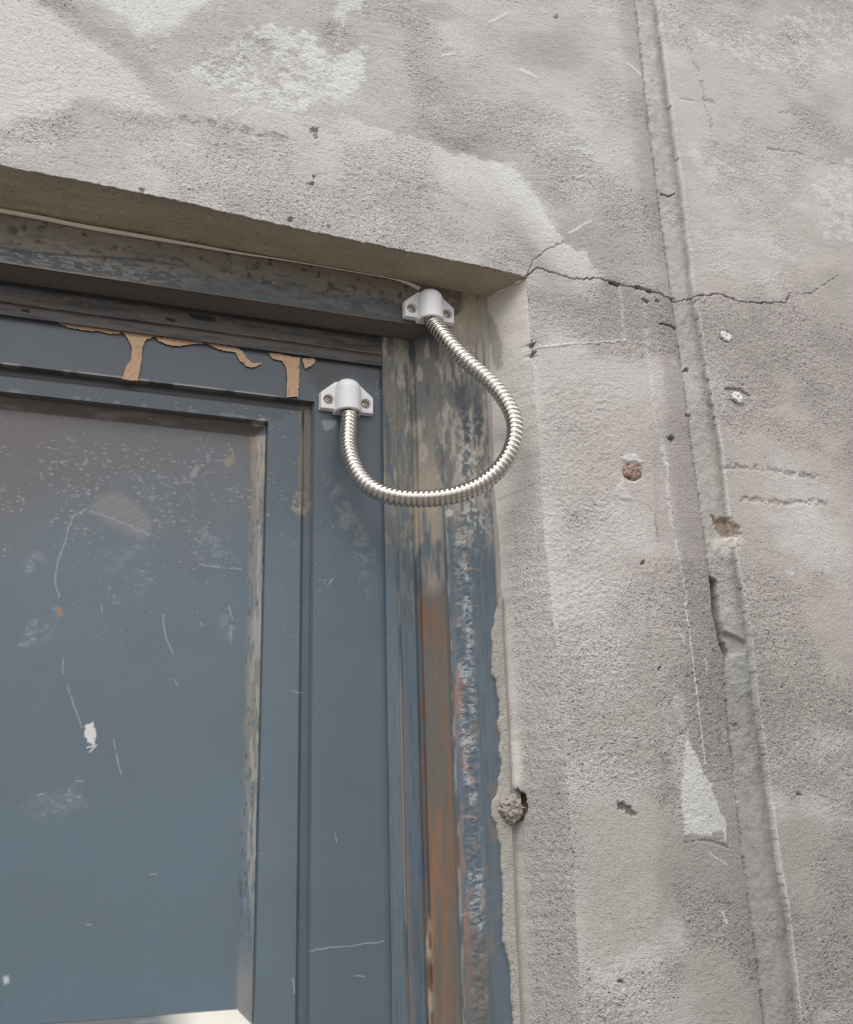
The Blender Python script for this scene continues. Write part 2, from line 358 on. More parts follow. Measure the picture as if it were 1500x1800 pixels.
    for p, c_, a_ in (([(447, 60), (480, 45), (508, 52), (520, 80), (500, 92), (488, 82), (470, 72)], None, .8),
                      ([(520, 62), (545, 60), (560, 95), (600, 95), (640, 70), (648, 100), (640, 150), (605, 182), (575, 160), (560, 130), (530, 110)], .40, .85),
                      ([(585, -20), (640, -10), (632, 22), (610, 20), (600, 45), (604, 80), (597, 80), (594, 30)], None, .7),
                      ([(590, 110), (640, 100), (642, 140), (606, 180), (580, 150)], None, .7),
                      ([(440, 40), (560, 60), (600, 180), (520, 190), (380, 170), (330, 120), (400, 90)], .50, .75),
                      ([(280, 120), (420, 110), (560, 190), (560, 215), (400, 200)], .54, .5),
                      ([(480, 140), (540, 150), (545, 190), (500, 185)], .44, .75),
                      ([(1130, 40), (1300, 60), (1420, 10), (1520, 20), (1520, 130), (1350, 130)], .55, .5),
                      ([(1200, 250), (1300, 300), (1250, 330)], .48, .45),
                      ([(1430, 330), (1510, 260), (1510, 430), (1450, 420)], .5, .5)):
        s.blob(p, WHT, a_, fe=12, wob=14, sc_=5, cut=c_, h=.0002)
    s.stroke([(325, 208), (400, 222), (470, 238), (500, 244)], 12, DARK, .6, h=-.0005, wob=6, soft=.9, brk=.45)
    s.stroke([(650, 300), (760, 330), (830, 370)], 10, DARK, .35, wob=6, soft=.9, brk=.5)
    s.blob([(700, 10), (780, 0), (820, 30), (760, 40)], srgb(176, 164, 160), .5, fe=20, cut=.45)
    s.blob([(760, 230), (850, 260), (860, 275), (780, 262)], srgb(170, 167, 162), .5, fe=10, cut=.45)
    for x, y, r in ((553, 228, 7), (556, 240, 4), (548, 322, 4), (552, 312, 3), (511, 384, 5), (578, 398, 3), (250, 334, 5), (978, 30, 4)):
        s.blob([(x - r, y - r * .5), (x + r, y - r * .6), (x + r, y + r), (x - r * .6, y + r)], srgb(112, 94, 88), .8, fe=4, wob=5, sc_=2, h=-.001)
    for a_, b_ in (((915, 122), (945, 138)), ((862, 38), (890, 24)), ((780, 98), (800, 94)), ((1010, 262), (1042, 270)), ((1015, 310), (1048, 312)), ((1105, 112), (1130, 128)), ((1000, 410), (1040, 388))):
        s.stroke([a_, b_], 3.4, WHT, .7, wob=3, h=.0003)
    s.blob([(1015, 262), (1035, 256), (1044, 264), (1030, 272), (1016, 270)], WHT, .6, fe=3, wob=3, sc_=2)
    # ---- cracks
    CR = [(926, 487), (945, 470), (971, 478), (1015, 491), (1054, 489), (1084, 500), (1127, 508), (1160, 514), (1184, 521), (1192, 528), (1223, 521), (1266, 517), (1301, 530), (1340, 533), (1383, 532), (1389, 517), (1426, 517), (1452, 498), (1475, 484)]
    s.stroke(CR[:10], 1.35, srgb(104, 94, 88), .7, h=-.0018, wob=3.0, sc_=3, soft=.6); s.stroke(CR[9:16], 1.15, srgb(112, 102, 96), .6, h=-.0018, wob=3.0, sc_=3, soft=.7); s.stroke(CR[15:], 1.2, srgb(130, 120, 112), .5, h=-.0010, wob=3.0, sc_=3, soft=.8, brk=.4)
    s.stroke([(1118, 505), (1145, 512)], 3.4, srgb(96, 86, 80), .7, h=-.004, wob=2)
    s.stroke([(1074, 497), (1088, 501)], 3.4, srgb(96, 86, 80), .7, h=-.004, wob=2)
    s.stroke([(1162, 569), (1178, 568), (1192, 574)], 2.4, srgb(96, 86, 80), .75, h=-.003, wob=2)
    s.stroke([(1131, 526), (1138, 531)], 3, srgb(96, 86, 80), .8, h=-.003, wob=1)
    s.stroke([(926, 487), (936, 460), (960, 440), (990, 425)], 1.4, srgb(130, 120, 112), .5, h=-.001, wob=4)
    s.stroke([(1165, 338), (1178, 344), (1188, 338)], 2.0, srgb(90, 82, 78), .8, h=-.002, wob=3)
    for p in ([(1180, 0), (1230, 130), (1260, 260)], [(1400, 80), (1380, 60)], [(1370, 200), (1390, 195), (1420, 218)], [(1350, 262), (1400, 268), (1470, 290)], [(1195, 172), (1240, 175), (1255, 180)]):
        s.stroke(p, 4, srgb(160, 154, 148), .4, h=-.0006, wob=6, sc_=3, soft=.95, brk=.45)
    # ---- right side: ledges, boards and tears
    s.blob([(940, 612), (1100, 600), (1165, 640), (1160, 1900), (960, 1900), (944, 800)], srgb(208, 199, 193), .34 , fe=26, wob=12, sc_=14, h=.0005)
    s.stroke([(940, 611), (1000, 605), (1100, 599)], 2.4, WHT, .5, h=.0006, wob=3, brk=.35)
    s.stroke([(1090, 500), (1098, 600)], 5, LIGHT, .45, wob=3, soft=.9)
    s.stroke([(1130, 505), (1142, 640), (1156, 760), (1172, 820)], 7, LIGHT, .5, h=.0005, wob=4, soft=.9, brk=.4)
    s.stroke([(1173, 815), (1176, 885), (1192, 970), (1208, 1050), (1213, 1110)], 4.5, LIGHT, .5, h=.0006, wob=3, soft=.8, brk=.35)
    s.stroke([(1205, 1060), (1214, 1110), (1231, 1252), (1242, 1343)], 1.8, WHT, .75, h=.0003, wob=1.2, brk=.3)
    s.stroke([(1197, 1112), (1207, 1130)], 4, LIGHT, .55, wob=1); s.stroke([(1243, 1160), (1248, 1182)], 4, LIGHT, .5, wob=1)
    for p in ([(1275, 822), (1340, 824), (1400, 832), (1436, 840)], [(1310, 878), (1370, 884), (1450, 884)]):
        s.stroke(p, 8, srgb(164, 156, 150), .5, h=-.0011, wob=6, soft=.98, brk=.38)
    s.stroke([(1150, 905), (1156, 945)], 2, DARK, .6, h=-.0006, wob=2)
    s.stroke([(1154, 1000), (1140, 1060), (1138, 1140)], 6, srgb(172, 166, 160), .4, wob=4, soft=.9)
    s.stroke([(1156, 740), (1152, 830), (1156, 950)], 9, srgb(174, 165, 160), .4, wob=5, soft=.95)
    s.blob([(1205, 1296), (1222, 1318), (1240, 1360), (1253, 1382), (1279, 1447), (1281, 1486), (1253, 1470), (1205, 1468), (1200, 1400)], srgb(214, 214, 210), .8, fe=6, wob=6, h=.0006, grain=.6)
    s.blob([(1150, 1150), (1200, 1230), (1215, 1320), (1200, 1450), (1180, 1360), (1160, 1250)], LIGHT, .35, fe=20, wob=10, cut=.45)
    s.stroke([(1203, 1482), (1250, 1478), (1285, 1490)], 3, srgb(140, 134, 126), .5, h=-.0008, wob=4, brk=.35)
    s.blob([(1250, 1463), (1270, 1458), (1280, 1480), (1260, 1476)], srgb(138, 134, 128), .7, fe=5, wob=5, sc_=3)
    s.stroke([(1272, 1603), (1281, 1622)], 3, WHT, .8, wob=1); s.stroke([(1250, 1500), (1282, 1520)], 2, LIGHT, .6, wob=1)
    s.stroke([(1279, 1275), (1292, 1330), (1302, 1410)], 4, srgb(198, 194, 190), .5, wob=2, soft=.9)
    s.blob([(1255, 908), (1285, 914), (1304, 936), (1288, 944), (1272, 942), (1262, 922)], srgb(150, 132, 112), .75, fe=9, wob=6, sc_=4, h=-.0030)
    s.blob([(1248, 948), (1290, 942), (1310, 952), (1296, 970), (1282, 976), (1262, 966)], srgb(226, 218, 210), .75, fe=14, wob=9, sc_=3, h=.0004, cut=.42)
    s.blob([(1378, 1004), (1396, 1006), (1394, 1012), (1380, 1009)], WHT, .6, fe=3, wob=3)
    # craters round the old fixings
    for x, y, r, d in ((1277, 591, 11, .0016), (1297, 698, 12, .0018), (1112, 830, 18, .0026)):
        i = s.sel([(x, y)], r * 2.2); k = 1 - ss(r * .62, r * 1.15, np.hypot(s.px[i] - x, s.py[i] - y) + 4 * (fbm(u[i] / 2, v[i] / 2, 2, 5) - .5))
        s.h[i] -= k * d; s.mix(i, srgb(170, 158, 148), k * .5)
    s.blob([(1085, 805), (1115, 800), (1130, 815), (1110, 820), (1098, 812)], LIGHT, .7, fe=5, wob=5, h=.001)
    s.blob([(1080, 870), (1095, 840), (1100, 860), (1112, 880), (1095, 880)], LIGHT, .45, fe=6, wob=4, h=.0006)
    s.stroke([(1276, 684), (1300, 682), (1318, 694)], 3, srgb(138, 130, 122), .6, h=-.0015, wob=3)
    s.blob([(1085, 1410), (1105, 1415), (1122, 1432), (1112, 1436), (1100, 1425), (1088, 1424)], srgb(110, 106, 98), .8, fe=4, wob=5, sc_=2, h=-.002)
    for x, y, r, d in ((1180, 770, 5, .003), (1186, 632, 7, 0), (958, 1500, 5, .002), (970, 1538, 5, .002), (1405, 1395, 4, .002), (1090, 1725, 4, .002), (1130, 990, 4, .002), (1156, 528, 3, .002),
                       (1208, 647, 4, .002), (1213, 728, 4, .002), (935, 604, 6, .003), (936, 622, 6, .003), (1160, 1175, 3, .001), (1296, 1272, 5, .0006)):
        s.blob([(x - r, y - r * .5), (x + r, y - r * .6), (x + r, y + r), (x - r * .6, y + r)], srgb(120, 112, 104) if d else srgb(200, 194, 190), .8, fe=3, wob=5, sc_=2, h=-d)
    # rough thrown plaster next to the arris, and one board line
    xa = xat(ARRIS, py); near = np.exp(-np.abs(px - xa) / 5) * (py > 487) * (px > xa - 30)
    s.h -= near * .0012; s.mix(al, LIGHT, np.exp(-np.clip(px - xa - 4, 0, 99) / 14) * (py > 600) * (px > xa) * .2)
    rr = ss(640, 700, py) * ss(1150, 1050, px) * ss(940, 960, px) * ss(1300, 1000, py); s.h += (fbm(u / 2.4, v / 2.0, 3, 91) - .5) * .0010 * rr
    return s

def assemble(X, Z, s, nrm=None, Y0=None):
    P = np.zeros(X.shape + (3,)); h = s.h.reshape(X.shape)
    if nrm is None: P[..., 0] = X; P[..., 2] = Z; P[..., 1] = -h
    else:
        P[..., 0] = X + nrm[0] * h; P[..., 1] = Y0 + nrm[1] * h; P[..., 2] = Z + nrm[2] * h
    return P

def arr_x(z): return np.interp(z, arr[::-1, 2], arr[::-1, 0])
def sea_x(z): return np.interp(z, sea[::-1, 2], sea[::-1, 0])
def jit(z, s): return (fbm(z * 1000 / 9, z * 0 + s, 3, 77) - .5) * .0018

patches = []
def zgrid(low, rows):                        # rows 0..1 from the low line up past the picture, then coarse
    fine = low + (zv1 + .03 - low) * rows[:, None]
    far = (zv1 + .03) + (ZT - zv1 - .03) * (np.linspace(0, 1, 14)[1:] ** 2)[:, None] * np.ones_like(low)
    return np.concatenate([fine, far])
lz = np.interp(colsL, lin[:, 0], lin[:, 2]) + (fbm(colsL * 1000 / 5, colsL * 0, 4, 33) - .5) * .0022 * (colsL < XC - .002)
Z = zgrid(lz, rowsU); X = np.tile(colsL, (Z.shape[0], 1))
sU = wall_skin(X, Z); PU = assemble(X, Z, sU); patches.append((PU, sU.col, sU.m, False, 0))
lowR = np.full(len(colsR) + 25, ZC); ax = np.r_[XC + (xv1 - XC) * colsR, spread(XC, xv1, XR)]
Z = zgrid(lowR, rowsU); X = np.tile(ax, (Z.shape[0], 1))
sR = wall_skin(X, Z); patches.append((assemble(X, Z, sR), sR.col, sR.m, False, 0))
az = arr_x(rowsD) + jit(rowsD, 0) * (rowsD < ZC - .002) * ss(ZC, ZC - .05, rowsD)
X = np.concatenate([az[:, None] + (xv1 - az[:, None]) * colsR, np.tile(spread(XC, xv1, XR), (len(rowsD), 1))], 1); Z = np.tile(rowsD[:, None], (1, X.shape[1]))
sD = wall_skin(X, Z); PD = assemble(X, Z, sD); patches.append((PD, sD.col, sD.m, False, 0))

# soffit under the lintel
n = 56; t = np.linspace(0, 1, n)[:, None]
iz = np.interp(colsL - (XC - XI) * ss(XC - .35, XC, colsL), inn[:, 0], inn[:, 2])
ix = colsL - (XC - XI) * ss(XC - .12, XC, colsL)
A = PU[0]; X = A[None, :, 0] * (1 - t) + ix * t; Z = A[None, :, 2] * (1 - t) + iz * t; Y = A[None, :, 1] * (1 - t) ** 9 + (FY + .004) * t
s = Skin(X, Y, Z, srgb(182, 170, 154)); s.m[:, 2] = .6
g = fbm(s.u / 30, s.w / 9, 3, 12); s.col *= (1 + (g - .5) * .3)[:, None]
s.h += (fbm(s.u / 14, s.w / 8, 4, 13) - .5) * .0016; s.h *= (np.repeat(np.minimum(1, np.minimum(t, 1) * 12)[:, 0], len(colsL)))
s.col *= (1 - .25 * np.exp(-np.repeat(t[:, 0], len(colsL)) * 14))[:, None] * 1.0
s.blob([(860, 480), (930, 485), (850, 530), (820, 520)], srgb(186, 172, 156), .5, fe=14, wob=8)
Q = np.stack([X, Y, Z], -1); Q[..., 2] -= s.h.reshape(X.shape); Q[0] = A
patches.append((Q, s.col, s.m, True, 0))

# splayed reveal beside the jamb
n = 70; t = np.linspace(0, 1, n)[None, :]
A = PD[:, 0].copy(); A0 = np.stack([az, az * 0, rowsD], 1); dA = A - A0; bx = sea_x(rowsD) + (fbm(rowsD * 1000 / 9, rowsD * 0, 3, 5) - .5) * .0012; bx[-1] = XI
bz = rowsD + (ZI - ZC) * ss(ZC - .05, ZC, rowsD)
X = bx[:, None] * (1 - t) + A0[:, None, 0] * t; Z = bz[:, None] * (1 - t) + rowsD[:, None] * t
Y = (FY + .004) * (1 - t) + dA[:, None, 1] * t ** 9
s = Skin(X, Y, Z, srgb(214, 208, 202)); al = np.arange(s.px.size); tt = np.tile(t, (len(rowsD), 1)).ravel()
s.mix(al, srgb(184, 181, 175), ss(1000, 1500, s.py)); s.m[:, 2] = 1.0
s.col *= (1 + (fbm(s.u / 12, s.v / 16, 4, 14) - .5) * .22)[:, None]
rg = ss(590, 640, s.py + 60 * (fbm(s.u / 9, s.v / 9, 2, 3) - .5)) * ss(.15, .4, tt) * (.35 + .65 * ss(850, 1000, s.py))
s.h += (fbm((s.u * .8 - s.w) / 2.6, s.v / 2.4, 3, 15) - .5) * .0010 * rg + (fbm(s.u / 14, s.v / 16, 2, 16) - .5) * .0010
s.m[:, 2] = .35 + .6 * rg
s.mix(al, srgb(222, 214, 206), ss(625, 590, s.py + 20 * (fbm(s.u / 5, s.v / 5, 2, 8) - .5)) * .75)
s.blob([(855, 545), (868, 560), (882, 600), (884, 640), (872, 650), (862, 610), (853, 580)], srgb(140, 132, 124), .6, fe=8, wob=5)
s.blob([(895, 520), (930, 487), (934, 520), (915, 530)], srgb(170, 160, 150), .5, fe=10, wob=8, cut=.5)
s.mix(al, srgb(214, 206, 200), ss(.34, .2, tt) * ss(880, 1100, s.py) * ss(1440, 1350, s.py) * .8)
s.blob([(893, 1300), (915, 1310), (920, 1375), (905, 1385), (890, 1375)], srgb(226, 220, 214), .7, fe=14, wob=8, h=.0004, grain=.3)
s.stroke([(874, 880), (915, 862), (950, 845)], 2, srgb(160, 152, 146), .4, wob=3)
i = s.sel([(905, 1420)], 60); dd = np.hypot((s.px[i] - 903) / 24, (s.py[i] - 1417) / 30) + .35 * (fbm(s.u[i] / 3, s.v[i] / 3, 3, 5) - .5)
k = 1 - ss(.8, 1.05, dd); s.h[i] -= k * .010; s.mix(i, srgb(126, 112, 100), k * .8)
s.h -= np.exp(-tt / .03) * .001
s.h *= ss(1, .93, tt)
nx, ny = -math.cos(math.atan2(XC - XI, FY)), -math.sin(math.atan2(XC - XI, FY))
Q = np.stack([X + nx * s.h.reshape(X.shape), Y + ny * s.h.reshape(X.shape), Z], -1); Q[:, -1] = A
patches.append((Q, s.col, s.m, False, 0))
# plain wall to the left of the opening, out of the picture
def flat(P4, c):
    P = np.array(P4, float).reshape(2, 2, 3); return (P, np.tile(c, (4, 1)), np.tile([0, .9, 1, 1], (4, 1)), False, 0)
XW = -2.4; zl0 = PU[0, 0, 2]
patches += [flat([(XW, 0, 0), (XL, 0, 0), (XW, 0, zl0), (XL, 0, zl0)], cB), flat([(XW, 0, zl0), (XL, 0, zl0), (XW, 0, ZT), (XL, 0, ZT)], cB),
            flat([(XL, 0, 0), (XL, FY + .004, 0), (XL, 0, zl0), (XL, FY + .004, zl0 - .002)], cB)]
wall = weld_mesh('wall_front', patches, [M_CON])
tag(wall, 'rough grey cement-rendered wall with a chase scar, cracks and pale patches around the door', 'wall', kind='structure')

bm = bmesh.new(); 
v = [bm.verts.new(p) for p in ((-4, -5, 0), (4, -5, 0), (4, .3, 0), (-4, .3, 0))]; bm.faces.new(v)
fl = obj('floor', bm, M_FLOOR, smooth=False); tag(fl, 'plain grey paved ground in front of the wall', 'ground', kind='structure')

# ================================================================== DOOR FRAME
trim = empty('trim_1', (0, 0, 0)); tag(trim, 'worn slate blue steel door frame, rusty down its jamb, with a dusty dark head', 'door frame', kind='structure')
#          px at row 1400, px row at column 250, depth
PROF = [(680, 592, .0660), (684, 586, .0545), (706, 567, .0535), (709, 564, .0518), (712, 561, .0533), (738, 537, .0545), (743, 534, .0562), (748, 531, .0562), (752, 529, .0520),
        (796, 502, .0372), (801, 499, .0345), (806, 496, .0352), (845, 462, .0345), (890, 425, .0345), (916, 402, .0350), (918, 400, .0480)]
KX = np.array([at(a, 1400, d)[0] for a, b, d in PROF]); KZ = np.array([at(250, b, d)[2] for a, b, d in PROF]); KY = np.array([d for a, b, d in PROF])
def densify(vals, step):                     # sub-columns along a profile
    o = []
    for k in range(len(vals) - 1):
        n = max(1, int(np.hypot(KX[k + 1] - KX[k], KY[k + 1] - KY[k]) / step)); o += [k + j / n for j in range(n)]
    return np.array(o + [len(vals) - 1.0])
KK = densify(KX, .0009)
def kf(a, k): return np.interp(k, np.arange(len(a)), a)
kx, kz, ky = kf(KX, KK), kf(KZ, KK), kf(KY, KK)
LIPK = 7                                      # profile points up to here form the inner lip, butted not mitred
BLUE = srgb(95, 109, 120); BLUE2 = srgb(80, 90, 100); RUST = srgb(136, 102, 78); BROWN = srgb(112, 100, 88); DIRT = srgb(128, 117, 104); TAN = srgb(178, 164, 146); PALE = srgb(196, 194, 190)

# ---- jamb
top = np.where(KK <= LIPK, KZ[LIPK], kz); top = np.minimum(top, KZ[-1])
rows = np.r_[0.0, spread(0, zv0 - .01, 0.0, 20)[::-1][1:], np.arange(zv0 - .01, KZ[LIPK] - .004, .0009)]
tr = np.linspace(0, 1, 60)[1:]
zb = rows[-1]
Z = np.concatenate([np.tile(rows[:, None], (1, len(KK))), zb + (top[None, :] - zb) * tr[:, None]])
X = np.tile(kx, (Z.shape[0], 1)); Y = np.tile(ky, (Z.shape[0], 1))
s = Skin(X, Y, Z, BLUE); al = np.arange(s.px.size); K = np.tile(KK, Z.shape[0]); px, py, u, v = s.px, s.py, s.u, s.v
s.m[:, 1] = .42; s.m[:, 2] = .35
st = fbm(u / 1.6, v / 45, 4, 5)              # long vertical streaks
st2 = fbm(u / 3, v / 18, 4, 6)
s.mix(al, BLUE2, ss(.5, .3, st) * .6)
s.mix(al, srgb(104, 112, 114), ss(.48, .7, st2) * .5)
# upper part: bare, dusty, cement splashed
up = ss(1020, 800, py + 120 * (st2 - .5))
s.mix(al, srgb(124, 120, 114), up * .8 * ss(.25, .6, fbm(u / 6, v / 22, 4, 7) + .12))
s.mix(al, srgb(172, 162, 150), up * ss(.52, .68, fbm(u / 5, v / 20, 4, 8)) * .9)
s.mix(al, srgb(86, 92, 96), up * ss(.55, .70, fbm(u / 4, v / 26, 4, 9)) * .8)
s.mix(al, TAN, ss(640, 560, py + 40 * (st2 - .5)) * ss(8.5, 11, K) * .75)
s.m[:, 1] = np.maximum(s.m[:, 1], up * .85); s.m[:, 2] = np.maximum(s.m[:, 2], up * .9)
# tan strip then bare brown web of the frame
web = ss(6.8, 8.0, K) * ss(10.0, 9.6, K); web2 = ss(5.0, 5.6, K) * ss(9.4, 8.6, K)
s.mix(al, TAN, web2 * ss(700, 900, py) * ss(1120, 1010, py) * ss(.30, .52, fbm(u / 5, v / 30, 3, 17)) * .8)
s.mix(al, srgb(112, 104, 94), web * ss(1010, 1060, py + 30 * (st2 - .5)) * .92)
s.mix(al, RUST, web * ss(1040, 1075, py + 40 * (st2 - .5)) * ss(.46, .66, fbm(u / 2.2, v / 55, 4, 18) + .24 * np.exp(-((py - 1100) / 60) ** 2) + .12 * ss(1400, 1600, py) * ss(9.4, 8.4, K) - .05) * .75)
s.mix(al, srgb(156, 112, 80), ss(7.0, 7.8, K) * ss(8.9, 8.0, K) * ss(1380, 1480, py) * ss(.35, .65, st) * .75)
s.mix(al, srgb(188, 170, 148), ss(5.4, 6, K) * ss(8.2, 7.6, K) * ss(1560, 1640, py) * ss(.42, .58, fbm(u / 1.5, v / 9, 3, 19)) * .9)
g = ss(5.2, 6.0, K) * ss(8.2, 7.5, K) * ss(1000, 1080, py); s.mix(al, srgb(124, 90, 70), g * ss(.42, .62, fbm(u / 2, v / 14, 4, 38)) * .8)
# pale worn ridge between the two inner flats
s.mix(al, srgb(168, 156, 142), np.exp(-((K - 3) / .7) ** 2) * ss(.28, .50, fbm(u / 3, v / 40, 3, 20)) * .85)
s.mix(al, srgb(150, 116, 88), np.exp(-((K - 3.6) / .5) ** 2) * ss(1250, 1600, py) * ss(.35, .6, st2) * .7)
s.mix(al, PALE, np.exp(-((K - 10.3) / .5) ** 2) * ss(.38, .6, fbm(u / 2, v / 14, 3, 21)) * .5)
s.mix(al, srgb(160, 120, 96), np.exp(-((K - 11.1) / .25) ** 2) * ss(1000, 1200, py) * ss(.4, .55, st2) * .7)
s.mix(al, srgb(150, 146, 136), ss(2, 5, K) * ss(5.6, 5, K) * ss(.56, .66, fbm(u / 1.8, v / 12, 4, 22)) * .7 * ss(1200, 900, py))
# lumpy weld seam with flaking paint down the outer face
wc = xat([(800, 640), (812, 900), (818, 1100), (822, 1250), (828, 1400), (838, 1600), (846, 1800), (870, 2500)], py)
wz = np.exp(-((px - wc) / 15) ** 4) * ss(880, 940, py) * ss(10.8, 11.2, K)
r1 = fbm(u / 5 + 2 * vn(v / 4, u * 0, 4), v / 2.8, 4, 24); crk = 1 - np.abs(2 * r1 - 1) * 3
s.h += wz * (np.clip(crk, 0, 1) * .00045 + (fbm(u / 6, v / 5, 3, 25) - .5) * .0013)
fl_ = wz * ss(.25, .75, crk) * ss(.40, .62, fbm(u / 6, v / 12, 3, 26)); s.mix(al, srgb(200, 203, 202), fl_ * .62)
s.mix(al, srgb(150, 122, 104), wz * ss(.56, .68, fbm(u / 4, v / 9, 3, 27)) * .55)
ru = ss(.58, .68, fbm(u / 6, v / 13, 4, 28)) * ss(11, 12, K) * ss(1050, 1200, py); s.mix(al, srgb(132, 116, 102), ru * .5)
s.mix(al, srgb(108, 102, 92), ss(1600, 1700, py) * ss(10.8, 11.2, K) * ss(12.2, 11.8, K) * .6)
sp_ = ss(11.2, 12, K) * ss(13.5, 12.2, K) * ss(700, 780, py) * ss(1000, 900, py); s.mix(al, PALE, sp_ * ss(.48, .66, fbm(u / 2.4, v / 2.8, 3, 29)) * .75)
for y_ in (1000, 1062, 1288, 1437, 1606, 1700):
    s.stroke([(800 + (y_ - 1000) * .02, y_), (845, y_ + 2)], 2.0, srgb(186, 160, 144), .5, h=.0003, wob=4, sc_=3, brk=.4)
s.blob([(782, 900), (790, 894), (798, 898), (797, 906), (786, 908)], PALE, .9, fe=3, wob=2)
s.h += (fbm(u / 8, v / 20, 3, 30) - .5) * .0007
ov = np.clip(ss(13.0, 13.2, K), 0, 1); s.mix(al, srgb(170, 164, 156), ov)
h = s.h.reshape(X.shape); P = np.stack([X, Y - h, Z], -1)
jamb = weld_mesh('jamb', [(P, s.col, s.m, False, 0)], [M_PAINT], trim, 25); jamb['label'] = 'right jamb with rust, bare patches and a lumpy weld seam'

# ---- head
xl = -.99
def xend(K): return np.where(K <= LIPK, KX[1] - .0006, kx)
xf = np.r_[spread(0, xv0, xl, 20)[::-1], np.arange(xv0, KX[1] - .02, .0009)]
tr = np.linspace(0, 1, 90)[1:]
X = np.concatenate([np.tile(xf[:, None], (1, len(KK))), xf[-1] + (xend(KK)[None, :] - xf[-1]) * tr[:, None]])
Z = np.tile(kz, (X.shape[0], 1)); Y = np.tile(ky, (X.shape[0], 1))
s = Skin(X, Y, Z, srgb(84, 86, 87)); al = np.arange(s.px.size); K = np.tile(KK, X.shape[0]); px, py, u, v = s.px, s.py, s.u, s.v
s.m[:, 1] = .7; s.m[:, 2] = .8
g = fbm(u / 22, (v + s.w) / 3, 4, 5); s.mix(al, srgb(98, 92, 86), ss(.45, .7, g) * .6)
s.mix(al, srgb(124, 113, 100), ss(11.6, 12.5, K + 2.0 * (fbm(u / 18, v / 5, 3, 6) - .5)) * .95)
s.mix(al, srgb(132, 124, 112), ss(11.2, 12.2, K) * ss(.55, .66, fbm(u / 9, v / 2.5, 4, 7)) * .6)
s.mix(al, srgb(64, 60, 56), ss(11, 12, K) * ss(.60, .70, fbm(u / 5, v / 4, 4, 8)) * .8)
s.mix(al, srgb(134, 136, 134), ss(10.8, 11.2, K) * ss(12.2, 11.6, K) * ss(.5, .6, fbm(u / 4, v / 1.2, 3, 9)) * ss(420, 200, px) * .8)
s.mix(al, srgb(58, 60, 62), np.exp(-((K - 11.9 - .25 * np.sin(u / 30)) / .07) ** 2) * ss(400, 250, px) * .8)
s.mix(al, srgb(106, 112, 114), ss(11, 11.3, K) * ss(12.3, 11.9, K) * ss(250, 450, px) * ss(.45, .62, fbm(u / 12, v / 3, 3, 10)) * .6)
s.mix(al, srgb(146, 138, 130), np.exp(-((K - 10.4) / .4) ** 2) * ss(300, 150, px + 60 * (fbm(u / 6, v / 6, 2, 2) - .5)) * .8)
s.mix(al, srgb(150, 146, 140), np.exp(-((K - 3) / .5) ** 2) * ss(.50, .60, fbm(u / 12, v / 2, 3, 11)) * .55)
s.mix(al, srgb(116, 102, 97), ss(7.5, 8.5, K) * ss(10.2, 9.8, K) * .85 * (.75 + .5 * (fbm(u / 40, v / 2 + s.w / 2, 3, 31) - .5))); s.mix(al, srgb(98, 92, 87), ss(6, 5, K) * .6); s.mix(al, srgb(60, 56, 54), ss(6, 5, K) * ss(.52, .7, fbm(u / 30, v / 2.4, 3, 32)) * .6)
s.mix(al, srgb(122, 104, 84), np.exp(-((K - 4.6) / .7) ** 2) * ss(.58, .68, fbm(u / 10, v / 3, 3, 13)) * .6)
for c_ in ((45, 546), (300, 560)): s.blob([(c_[0] - 8, c_[1] - 3), (c_[0] + 6, c_[1] - 2), (c_[0] + 8, c_[1] + 4), (c_[0] - 6, c_[1] + 3)], srgb(30, 26, 24), .8, fe=3, wob=3, h=-.001)
s.mix(al, TAN, ss(780, 830, px) * ss(11, 12, K) * .7); s.mix(al, srgb(98, 84, 72), ss(740, 790, px) * ss(11, 11.6, K) * ss(.5, .62, fbm(u / 7, v / 7, 3, 14)) * .7)
s.h += (fbm(u / 25, v / 6, 4, 15) - .5) * .0010
# the paint has torn out in a long notch under the return
s.blob([(330, 548), (378, 556), (378, 565), (340, 560)], srgb(36, 32, 30), .7, fe=3, wob=2, h=-.002)
P = np.stack([X, Y - s.h.reshape(X.shape), Z], -1)
cap = P[-1]                                   # closes the butt end of the lip
nl = int(np.searchsorted(KK, LIPK)) + 1
back = cap[:nl].copy(); back[:, 1] = .066
E = np.stack([cap[:nl], back]); ec = s.col.reshape(X.shape + (3,))[-1][:nl]; em = s.m.reshape(X.shape + (4,))[-1][:nl]
head = weld_mesh('head', [(P, s.col, s.m, True, 0), (E, np.r_[ec, ec], np.r_[em, em], True, 0)], [M_PAINT], trim, 25)
head['label'] = 'dusty brown and grey head of the frame'
# far jamb, outside the picture
bm = bmesh.new(); bmesh.ops.create_cube(bm, size=1, matrix=Matrix.Translation((-.975, .05, KZ[5] / 2)) @ Matrix.Diagonal((.05, .028, KZ[5] - .002, 1)))
fj = obj('jamb', bm, simple_mat('plain_slate_paint', BLUE, .45, 0, .1, 60, .0002), trim, smooth=False)

bm = bmesh.new(); bmesh.ops.create_cube(bm, size=1, matrix=Matrix.Translation(((XL + .02 + XI + .03) / 2, .105, (ZI + .03) / 2)) @ Matrix.Diagonal((XI + .03 - XL - .02, .02, ZI + .03, 1)))  # added unseen plate, stops light leaking through the frame gaps
obj('light_leak_backing', bm, simple_mat('dark_leak_backing', srgb(60, 58, 56), .8, 0, .1, 60, .0002), trim, smooth=False)
